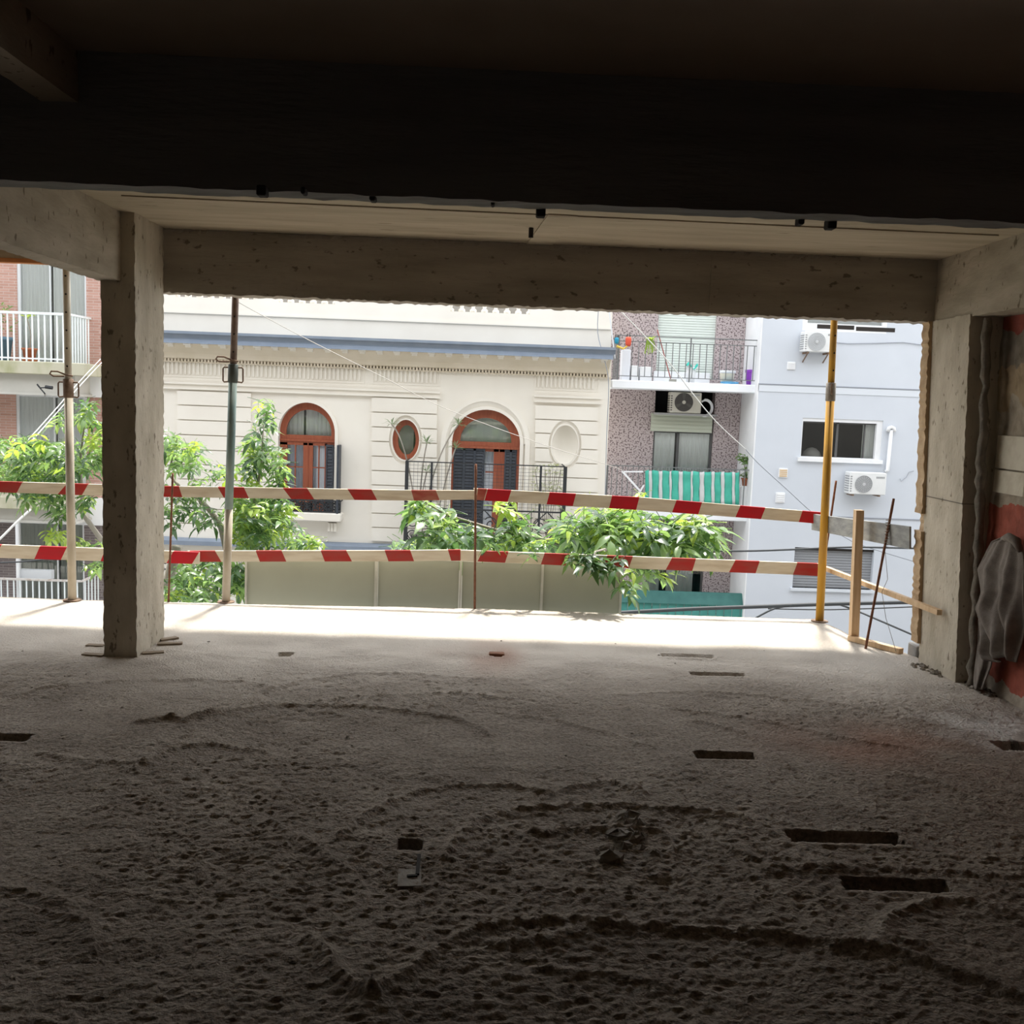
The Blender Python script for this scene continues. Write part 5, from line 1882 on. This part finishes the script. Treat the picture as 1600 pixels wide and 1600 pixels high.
# cream balcony: dracaenas and a pale shrub
T = thing('dracaena', 'tall bare stemmed dracaena with spiky tufts on the cream house balcony', 'plant', (ony(655, 860, 20.5).x, 20.5, bz0))
pot(MB(), (ony(655, 860, 20.5).x, 20.5, bz0), .2, .35).build('pot', mat('grey_pot', (0.22, 0.2, 0.19)), T, True)
for i, (bxp, hx, hy, mid) in enumerate(((655, 612, 663, (640, 690)), (652, 667, 692, (656, 740)), (657, 716, 664, (672, 715)), (672, 712, 700, (700, 730)), (650, 667, 737, (656, 780)))):
    b_, m_, h_ = ony(bxp, 850, 20.5), ony(mid[0], mid[1], 20.45), ony(hx, hy, 20.4)
    pts = []
    for t_ in [j / 10 for j in range(11)]:
        pts.append(b_ * (1 - t_) ** 2 + m_ * 2 * t_ * (1 - t_) + h_ * t_ * t_)
    MB().tube(pts, .016, 6).build('stem', BARK, T)
    sprig(MB(), tuple(h_), 26, .24, 1, 50 + i, .011, .9, .1).build('tuft', LFG, T)
q = ony(857, 790, 20.4)
T = thing('balcony_shrub', 'pale feathery shrub behind the right end of the cream balcony mesh', 'plant', (q.x, 20.45, bz0))
pot(MB(), (q.x, 20.45, bz0), .2, .3).build('pot', TERRA, T, True)
mb = MB()
for i in range(60):
    p = ony(random.uniform(832, 880), random.uniform(728, 772) if random.random() < .8 else random.uniform(772, 800), 20.45 + random.uniform(-.15, .2))
    sprig(mb, tuple(p), 5, .11, 1, 200 + i, .012)
mb.build('foliage', leaf_mat('leaf_pale', (0.40, 0.44, 0.20), (0.55, 0.6, 0.3)), T, kind='stuff')
mb = MB()
for i in range(6):
    mb.tube([(q.x, 20.45, bz0 + .25), tuple(ony(836 + 8 * i, 735, 20.45))], .008, 5)
mb.build('stem', BARK, T)
q = ony(467, 777, YC - .15)
T = thing('potted_plant', 'small clay pot plant on the sill of the left arched window', 'plant', (q.x + .1, q.y, wz0))
pot(MB(), (q.x + .1, q.y, rc(437, 801, 533, 814.5, YC - .32)[3]), .09, .22).build('pot', TERRA, T, True)
mb = MB()
zpt = rc(437, 801, 533, 814.5, YC - .32)[3] + .22
for i in range(6):
    sprig(mb, (q.x + .1 + random.gauss(0, .03), q.y, zpt + .08 * i * .6), 6, .14, 1, 300 + i, .02)
mb.build('foliage', LFG, T, kind='stuff')

# belongings on the top mosaic balcony
zf = bal[0][3]
yb_ = YPS + .45


def pos(x, y):
    return ony(x, y, yb_)


def top_box(name, label, cat, px, m, d=.3, bev=.015, group=None):
    a, c, z0, z1 = rc(*px, yb_)
    o = MB().bevbox(a, c, yb_, yb_ + d, zf, z1, bev).build(name, m)
    return tag(o, label, cat, group)


PURP = mat('purple_plastic', (0.26, 0.06, 0.46), rough=.4)


def tub(name, label, cat, px, m, rim_m, y=yb_):
    a, c, z0, z1 = rc(*px, y)
    cx, r_ = (a + c) / 2, (c - a) / 2
    T = thing(name, label, cat, (cx, y, zf))
    h = z1 - zf
    MB().lathe([(r_ * .72, .0), (r_ * .95, h * .8), (r_ * .95, h), (r_ * .85, h), (r_ * .65, .04)], (cx, y, zf), 16).build('bowl', m, T, True)
    MB().lathe([(r_ * .95, h * .8), (r_ * 1.04, h * .84), (r_ * 1.04, h), (r_ * .9, h)], (cx, y, zf), 16).build('rim', rim_m, T)
    return T


tub('laundry_basket', 'purple plastic basket at the right end of the top mosaic balcony', 'basket', (1164.5, 578, 1183, 593), PURP, PURP)
tub('laundry_basket', 'cream laundry basket with blue base on the top mosaic balcony', 'basket', (1124, 579, 1149, 592), mat('cream_plastic', (0.68, 0.64, 0.52)), WHITE)
a, c, z0, z1 = rc(1123, 589, 1150, 593, yb_)
tag(MB().lathe([(.19, 0), (.2, .05), (.17, .055)], ((a + c) / 2, yb_ - .22, zf), 16).build('basin', mat('blue_plastic', (0.1, 0.32, 0.55), rough=.4)), 'flat blue basin in front of the cream laundry basket', 'basin')
top_box('storage_crate', 'low white storage crate behind the railing, left one on top mosaic balcony', 'crate', (986.5, 571, 998, 592), WHITE)
top_box('storage_crate', 'low white storage crate behind the railing, next to the mosaic pier', 'crate', (1000, 573, 1019, 592), WHITE)
top_box('washing_machine', 'narrow white washing machine in the left corner of the top mosaic balcony', 'appliance', (972, 546, 985, 592), mat('appliance_white', (0.75, 0.77, 0.82)), .35)
a, c, z0, z1 = rc(1028, 580, 1118, 592, yb_)
tag(MB().bevbox(a, c, YP - .1, YP - .02, zf, z1, .01).build('threshold_panel', WHITE), 'low white panel under the closed roller shutter of the top balcony', 'panel')
T = thing('hanging_cloth', 'turquoise cloth lying over a white bucket at the top roller shutter', 'cloth', tuple(pos(1079, 592)))
q = pos(1079, 592)
a, c, z0, z1 = rc(1071, 573, 1088, 592, yb_)
MB().lathe([((c - a) * .36, 0), ((c - a) * .46, z1 - zf), ((c - a) * .40, z1 - zf)], ((a + c) / 2, yb_, zf), 14).build('bucket', WHITE, T, True)
mb = MB()
mb.grid(lambda u, v_: (a + (c - a) * u, yb_ - .12 + .2 * v_ - .04 * (abs(u - .5) * 2), z1 + .05 * math.sin(u * 7) - .12 * abs(v_ - .5) + .05), 10, 6)
mb.build('drape', mat('turquoise_cloth', (0.05, 0.5, 0.42)), T, True)
# corner clutter hanging on the left rail end
yr = YPS - .02
for px, m, lab, nm, cat in (((960, 527.5, 967, 537), mat('petrol_blue', (0.03, 0.25, 0.38)), 'petrol blue pot hung at the left end of the top balcony railing', 'hanging_pot', 'pot'),
                            ((977, 526.5, 986.5, 541), mat('coral_red', (0.60, 0.09, 0.05)), 'coral red watering can hung beside the blue pot on the top railing', 'watering_can', 'watering can')):
    a, c, z0, z1 = rc(*px, yr)
    cx, r_, h = (a + c) / 2, (c - a) / 2, z1 - z0
    T = thing(nm, lab, cat, (cx, yr, z0))
    MB().lathe([(r_ * .75, 0), (r_ * .95, h * .3), (r_, h * .8), (r_ * .7, h)], (cx, yr, z0), 14).build('body', m, T, True)
    g = MB().tube([(cx - r_ * .6, yr, z1 - .02), (cx - r_ * .4, yr, z1 + .06), (cx + r_ * .4, yr, z1 + .06), (cx + r_ * .6, yr, z1 - .02)], .01, 6)
    g.build('handle', IRON, T)
    if nm == 'watering_can':
        MB().tube([(cx + r_ * .6, yr, z0 + .05), (cx - .1, yr - .05, z0 - .06), (cx - .25, yr - .05, z0 - .01)], [.02, .018, .028], 8).build('spout', mat('yellow_plastic', (0.6, 0.42, 0.08)), T)
q = ony(1015.5, 531, yr)
T = thing('hanging_plant', 'trailing yellow green plant hung on the top mosaic balcony railing', 'plant', tuple(q))
pot(MB(), (q.x, q.y + .05, q.z - .1), .07, .12).build('pot', mat('olive_pot', (.2, .25, .08)), T, True)
mb = MB()
sprig(mb, tuple(q), 22, .14, 1, 71, .02, .5)
for i in range(18):
    x = random.uniform(-.13, .13)
    mb.bar((q.x + x * .6, q.y - .04, q.z), (q.x + x, q.y - .05, q.z - random.uniform(.12, .33)), .014, .004, (0, 1, 0))
mb.build('foliage', LFY, T, kind='stuff')
q0, q1 = ony(1027, 515, YPS + .1), ony(1048, 592, YPS + .1)
T = thing('broom', 'broom with a thin red handle leaning on the top balcony railing', 'broom', tuple(q1))
MB().tube([q0, q1], .013, 7).build('handle', mat('red_grey_handle', (0.38, 0.14, 0.13)), T)
MB().box(q1.x - .03, q1.x + .12, q1.y - .03, q1.y + .03, zf, zf + .06).build('brush', mat('grey_bristle', (0.3, 0.3, 0.27)), T)
tag(MB().bar(ony(950, 470, YPS), ony(961, 560, YPS - .1), .02, .02).build('downpipe', ALU), 'thin grey downpipe between cream house and mosaic house', 'pipe')
# middle mosaic balcony: pot on a pedestal with a vine
q = ony(1163, 790, YPS + .25)
a, c, z0, z1 = rc(1155, 759, 1171, 792, YPS + .25)
zf2 = bal[1][3]
tag(MB().bevbox(a, c, q.y - .13, q.y + .13, zf2, z1, .015).build('pedestal', WHITE), 'white pedestal under the potted plant on the middle balcony', 'pedestal')
T = thing('potted_plant', 'terracotta pot plant on a white pedestal at the right of the middle balcony', 'plant', (q.x, q.y, z1))
pot(MB(), (q.x, q.y, z1), .1, ony(1163, 747, q.y).z - z1).build('pot', TERRA, T, True)
mb = MB()
zp_ = ony(1163, 745, q.y).z
for i in range(16):
    sprig(mb, (q.x + random.gauss(0, .09), q.y - .02, zp_ + random.uniform(-.05, .16)), 6, .13, 1, 400 + i, .025)
for i in range(14):
    p = ony(random.uniform(1154, 1167), random.uniform(706, 728), q.y)
    sprig(mb, tuple(p), 5, .12, 1, 430 + i, .03, .5, .3)
mb.build('foliage', LFM, T, kind='stuff')
MB().tube([(q.x, q.y, zp_), tuple(ony(1161, 712, q.y))], .01, 5).build('stem', BARK, T)
# slanted white drying pole on the middle balcony
mb = MB().bar(ony(972, 736, YPS - .1), ony(1001, 768, YPS - .1), .04, .04).bar(ony(990, 785, YPS - .1), ony(1006, 758, YPS - .1), .03, .03).bar(ony(972, 737, YPS - .1), ony(1005, 737, YPS - .1), .03, .03)
tag(mb.build('drying_frame', WHITE), 'folding white drying frame on the left half of the middle balcony', 'drying rack')

# ------------------------------------------------------------ overhead cables
CABW = mat('white_cable', (0.62, 0.62, 0.60), rough=.6)
CABK = mat('dark_cable', (0.05, 0.055, 0.06), rough=.6)


def cable(label, pxs, Y0, Y1, r_, m, name='overhead_cable', group='cables across the street', strands=1):
    mb = MB()
    L = len(pxs)
    for s_ in range(strands):
        P = []
        for i, (x, y) in enumerate(pxs):
            P.append(ony(x + s_ * 4, y + s_ * 3, Y0 + (Y1 - Y0) * i / (L - 1)))
        Q = []
        for i in range(L - 1):
            for j in range(4):
                t_ = j / 4
                p0, p1, p2, p3 = P[max(i - 1, 0)], P[i], P[i + 1], P[min(i + 2, L - 1)]
                Q.append(.5 * (2 * p1 + (p2 - p0) * t_ + (2 * p0 - 5 * p1 + 4 * p2 - p3) * t_ ** 2 + (-p0 + 3 * p1 - 3 * p2 + p3) * t_ ** 3))
        Q.append(P[-1])
        mb.tube(Q, r_, 6)
    return tag(mb.build(name, m, smooth=True), label, 'cable', group)


cable('pair of white cables running down left past the first prop', [(240, 476), (165, 553), (118, 603), (90, 636), (40, 692)], 20.9, 11.9, .007, CABW, strands=2)
cable('single white cable slanting down to the left frame edge at lower left', [(48, 796), (25, 817), (0, 842), (-30, 868)], 14, 13.5, .016, CABW)
cable('thin dark cable running level across the lowest brick balcony', [(-30, 880), (30, 878), (80, 874), (150, 876), (260, 880)], 17, 17, .014, CABK)
cable('thin grey cable crossing the cream facade diagonally from the second prop', [(372, 472), (470, 525), (600, 590), (700, 640), (850, 695), (955, 728), (975, 737)], 13, 20.6, .0055, mat('beige_cable', (0.50, 0.47, 0.43)))
cable('thin white cable slanting down over the mosaic house to the grey wall', [(970, 486), (1040, 560), (1080, 612), (1120, 660), (1165, 702)], 16, 18, .0085, CABW)
cable('thin grey cable slanting over the grey wall behind the yellow prop', [(1165, 702), (1185, 724), (1230, 765), (1272, 803), (1330, 845), (1430, 878)], 18, 19, .009, MATS['line_grey'])
cable('dark twin cable running level at the height of the grey shutter', [(1060, 860), (1160, 861), (1240, 858.5), (1330, 855), (1440, 857)], 15, 15, .016, CABK)
cable('thick dark cable bundle running level just above the floor edge', [(960, 958), (1010, 955), (1090, 951), (1180, 948), (1290, 944), (1420, 941), (1480, 939)], 12, 12, .025, CABK)
cable('dark branch cable dropping left from the thick bundle', [(1180, 966), (1205, 953), (1225, 948), (1260, 946)], 12.1, 12.1, .012, CABK)
cable('thin dark cable dropping right from the thick bundle behind the post', [(1310, 944), (1340, 955), (1380, 972), (1440, 998)], 12.1, 11.5, .012, CABK)
cable('thin dark cable running level under the thick bundle', [(1200, 951), (1300, 952.5), (1430, 948), (1470, 946)], 12.2, 12.2, .009, CABK)
cable('thin grey vertical cables hanging at the edge of the cream house', [(936, 470), (934, 520), (944, 560), (951, 600), (948, 680), (945, 790)], 20.3, 20.8, .009, MATS['line_grey'])
cable('thin dark cable along the lower left bush to the column', [(235, 884), (252, 887), (275, 898), (300, 920)], 12, 12, .012, CABK)


#=====================================================================
# 4. STREET TREES
#=====================================================================
def leaf_mesh(seed, m, ln=.135, wd=.027, pairs=2, L=.24):
    """a compound leaf along +Y: rachis and drooping leaflets"""
    rg = random.Random(seed)
    mb = MB()
    N = 5
    rp_ = [Vector((0, L * i / N, -.25 * L * (i / N) ** 2)) for i in range(N + 1)]
    mb.tube(rp_, [.0035, .003, .003, .0025, .002, .0015], 4, False)

    def leaflet(p, d, l_):
        d = d.normalized()
        sd = d.cross(Vector((0, 0, 1))).normalized()
        up = sd.cross(d).normalized()
        k = len(mb.v)
        st = ((0, .1), (.22, .8), (.48, 1.0), (.76, .55), (1, .02))
        fold = rg.uniform(.15, .4)
        dr = rg.uniform(.1, .6)
        for t_, w_ in st:
            c_ = p + d * l_ * t_ - Vector((0, 0, dr * l_ * t_ * t_))
            ww = wd * w_ * rg.uniform(.9, 1.1) * (l_ / ln)
            mb.v += [tuple(c_ + sd * ww + up * ww * fold), tuple(c_), tuple(c_ - sd * ww + up * ww * fold)]
        for i in range(4):
            a_ = k + i * 3
            mb.f += [(a_, a_ + 1, a_ + 4, a_ + 3), (a_ + 1, a_ + 2, a_ + 5, a_ + 4)]
            mb.m += [0, 0]
    for i in range(pairs):
        t_ = (i + 1.0) / (pairs + .4)
        p = Vector((0, L * t_, -.25 * L * t_ * t_))
        for s_ in (-1, 1):
            leaflet(p, Vector((s_ * rg.uniform(.8, 1.1), rg.uniform(.5, .8), rg.uniform(-.3, .15))), ln * rg.uniform(.8, 1.1) * (.8 + .3 * t_))
    leaflet(rp_[-1], Vector((rg.uniform(-.2, .2), 1, -.2)), ln * 1.15)
    me = mb.mesh('leaf', m, (0, 0, 0), True)
    return me, mb


KINDS = {}
DENS = .72
for nm, m in (('y', LFY), ('m', LFM), ('d', LFD)):
    KINDS[nm] = [leaf_mesh(17 * i + ord(nm), m) for i in range(4)]


def tree(label, trunk, clusters, branches, seed, n_obj=280, size=1.0, mix=(('m', 5), ('d', 3), ('y', 1.2))):
    """clusters: (cx, cy, rx, ry, Y, dY, count, size[, mix])"""
    rg = random.Random(seed)
    base = trunk[0]
    T = thing('street_tree', label, 'tree', tuple(base), 'street trees at the slab edge')
    mb = MB().tube(trunk, [.13 * (1 - .55 * i / (len(trunk) - 1)) for i in range(len(trunk))], 10)
    mb.build('trunk', BARK, T, True)
    for pts, r0, r1 in branches:
        P = [ony(x, y, Y) for x, y, Y in pts]
        MB().tube(P, [r0 + (r1 - r0) * i / (len(P) - 1) for i in range(len(P))], 7).build('branch', BARK, T, True)
    spots = []
    for cl in clusters:
        cx, cy, rx, ry, Y, dY, cnt, sz = cl[:8]
        mx = cl[8] if len(cl) > 8 else mix
        for i in range(int(cnt * DENS + .5) if cnt > 15 else cnt):
            a_, q = rg.uniform(0, 2 * math.pi), math.sqrt(rg.random())
            x, y = cx + rx * q * math.cos(a_), cy + ry * q * math.sin(a_)
            Yy = Y + rg.uniform(-dY, dY)
            k = rg.choices([m_[0] for m_ in mx], [m_[1] for m_ in mx])[0]
            yaw = rg.uniform(0, 2 * math.pi)
            spots.append((ony(x, y, Yy), k, yaw, rg.uniform(-.7, .4), rg.uniform(-.5, .5), sz * size * rg.uniform(.7, 1.1), Yy))
    order = sorted(spots, key=lambda s_: s_[6] / s_[5])
    st = {}
    for i, (p, k, yaw, pit, rol, s_, _) in enumerate(order):
        me, mb_ = KINDS[k][rg.randrange(4)]
        M_ = Matrix.Translation(p) @ Matrix.Rotation(yaw, 4, 'Z') @ Matrix.Rotation(pit, 4, 'X') @ Matrix.Rotation(rol, 4, 'Y') @ Matrix.Scale(s_, 4)
        # centre the leaf on its spot
        M_ = M_ @ Matrix.Translation((0, -.15, .04))
        if i < n_obj:
            o = bpy.data.objects.new('leaf', me)
            COL.objects.link(o)
            o.parent = T
            o.matrix_local = Matrix.Translation(-Vector(base)) @ M_
        else:
            g = st.setdefault(k, MB())
            g.add([tuple(M_ @ Vector(v_)) for v_ in mb_.v], mb_.f)
    for k, g in st.items():
        g.build('foliage', {'y': LFY, 'm': LFM, 'd': LFD}[k], T, True, kind='stuff')
    return T


YEL = (('y', 5), ('m', 1))
DRK = (('d', 5), ('m', 2))
tx = onx
tree('leafy street tree at the far left, its branches crossing the brick balconies', [Vector((-7.2, 12.3, -5)), Vector((-7.0, 12.2, -2.6)), Vector((-6.7, 12.1, -.4)), Vector((-6.2, 12, .6))],
     [(45, 705, 62, 22, 11.8, .9, 150, 1.05), (20, 738, 40, 16, 11.8, .9, 70, 1.05), (120, 715, 45, 26, 11.6, .8, 90, 1.05), (85, 738, 60, 14, 11.8, .8, 80, 1.0),
      (70, 775, 36, 14, 11.5, .6, 60, 1.0), (96, 800, 8, 16, 11.2, .3, 12, 1.0, DRK), (130, 640, 22, 16, 11.5, .5, 24, 1.0), (95, 655, 10, 12, 11.5, .3, 8, 1.0), (150, 668, 16, 14, 11.5, .5, 16, 1.05), (148, 690, 14, 6, 11.4, .3, 8, 1.0, YEL), (130, 785, 14, 12, 11.5, .3, 9, .95),
      (85, 838, 16, 9, 11.2, .3, 9, 1.0, YEL), (122, 850, 12, 7, 11.2, .3, 6, 1.0, YEL), (150, 885, 18, 8, 11.2, .4, 10, 1.0), (145, 853, 14, 5, 11.3, .3, 5, 1.0), (190, 720, 40, 30, 11.8, .8, 50, 1.0), (40, 758, 44, 8, 11.6, .5, 30, 1.0)],
     [([(170, 860, 12.2), (120, 790, 12), (70, 730, 11.9), (10, 700, 11.8)], .035, .01), ([(130, 800, 12), (125, 720, 11.7), (135, 640, 11.5)], .025, .006), ([(70, 735, 11.9), (70, 775, 11.6), (95, 815, 11.2)], .014, .004)], 5, 290, .88)
tree('street tree with bare grey branch beside the teal prop and the cream house', [Vector((-4.3, 12.0, -5)), Vector((-4.2, 11.8, -3)), Vector((-3.9, 11.6, -1.4)), Vector((-3.6, 11.5, -.2))],
     [(412, 650, 17, 26, 11.0, .4, 26, 1.0), (415, 712, 33, 34, 11.0, .6, 80, 1.05), (440, 740, 16, 22, 10.8, .4, 22, 1.0), (398, 700, 16, 18, 11, .4, 18, 1.0),
      (285, 712, 34, 26, 11.2, .7, 75, 1.0), (268, 685, 16, 8, 11.2, .3, 8, 1.0), (277, 690, 3, 12, 11, .2, 5, .8, YEL), (270, 800, 20, 28, 11.0, .5, 34, 1.0, DRK), (318, 805, 22, 18, 11.0, .4, 26, 1.0, DRK), (300, 765, 50, 14, 11.2, .5, 40, .95), (345, 740, 22, 14, 11.2, .5, 16, .9), (378, 750, 24, 18, 11, .5, 26, .95, YEL),
      (400, 800, 48, 40, 11.0, .9, 190, 1.05), (425, 830, 44, 24, 10.8, .7, 90, 1.0), (382, 835, 26, 20, 10.8, .5, 40, 1.0), (440, 792, 20, 12, 10.8, .4, 22, 1.0, YEL), (380, 812, 16, 8, 10.6, .3, 9, 1.1, YEL), (480, 852, 26, 9, 10.8, .4, 22, 1.0), (490, 845, 6, 8, 10.8, .3, 4, .9, YEL),
      (330, 905, 60, 30, 10.6, .8, 110, 1.05), (290, 920, 46, 22, 10.5, .8, 80, 1.0), (350, 895, 30, 26, 10.4, .5, 45, 1.0, DRK), (376, 910, 12, 28, 10.5, .4, 30, 1.0, DRK), (262, 925, 20, 10, 10.4, .4, 18, 1.0, YEL)],
     [([(355, 860, 11.4), (346, 824, 11.3), (330, 800, 11.3), (310, 778, 11.3), (285, 765, 11.2), (262, 740, 11.2)], .045, .012), ([(385, 870, 11.4), (395, 800, 11.1), (408, 730, 11.0), (413, 640, 11.0)], .03, .006), ([(262, 742, 11.2), (274, 700, 11.1), (277, 684, 11.0)], .012, .004), ([(310, 780, 11.3), (318, 800, 11.0), (322, 820, 11)], .012, .004)], 6, 295, .86)
tree('near tree whose large leaves hang over the lower barrier board at the centre right', [Vector((1.3, 11.2, -5)), Vector((1.3, 11.0, -3)), Vector((1.25, 10.4, -1.2)), Vector((1.2, 9.8, -.3))],
     [(930, 830, 60, 30, 9.3, .7, 130, 1.15), (985, 838, 60, 26, 9.2, .7, 120, 1.2), (1045, 835, 40, 24, 9.1, .6, 60, 1.3), (1078, 838, 36, 28, 9.0, .5, 48, 1.3), (1090, 822, 16, 12, 8.9, .3, 10, 1.3, YEL), (898, 845, 16, 16, 9.4, .4, 20, 1.1), (1105, 860, 16, 8, 9.1, .4, 12, 1.1),
      (850, 854, 46, 7, 9.6, .6, 44, .95), (790, 845, 50, 16, 9.6, .6, 66, 1.0), (810, 822, 22, 16, 9.4, .4, 20, 1.05), (790, 800, 12, 14, 9.2, .3, 7, 1.0, YEL), (700, 840, 40, 20, 9.3, .6, 46, 1.1), (690, 810, 22, 18, 9.2, .4, 16, 1.15), (655, 800, 14, 20, 9.3, .3, 11, 1.15), (650, 787, 12, 10, 9.3, .3, 6, 1.0, YEL), (700, 845, 18, 14, 8.9, .3, 9, 1.4), (650, 855, 40, 7, 9.8, .5, 34, .95), (745, 835, 20, 14, 9.2, .4, 14, 1.1, DRK),
      (960, 790, 46, 10, 9.6, .5, 20, .9, YEL), (1000, 775, 8, 7, 9, .2, 3, .8, YEL), (975, 808, 40, 8, 9.6, .4, 18, 1.0),
      (905, 872, 24, 8, 7.60, .05, 8, .8, DRK), (922, 880, 28, 8, 7.58, .05, 9, .85, DRK), (958, 880, 20, 9, 7.58, .05, 8, .85, DRK), (824, 870, 10, 5, 7.6, .05, 2, .8, DRK), (762, 852, 8, 8, 7.6, .05, 2, .85, DRK), (981, 905, 7, 24, 7.75, .06, 8, .8), (1005, 900, 20, 12, 8.7, .3, 9, .95), (1035, 900, 8, 6, 9.4, .2, 3, 1.0, YEL)],
     [([(930, 965, 9.9), (905, 870, 9.6), (860, 845, 9.4), (780, 830, 9.3), (700, 805, 9.2), (655, 780, 9.2)], .03, .007), ([(930, 965, 9.9), (960, 870, 9.5), (1010, 845, 9.2), (1080, 825, 9.0)], .03, .007), ([(905, 870, 9.6), (920, 840, 9.3), (950, 800, 9.3)], .015, .005), ([(960, 870, 9.3), (945, 858, 8.3), (930, 862, 7.8), (925, 880, 7.6)], .012, .005)], 8, 298)
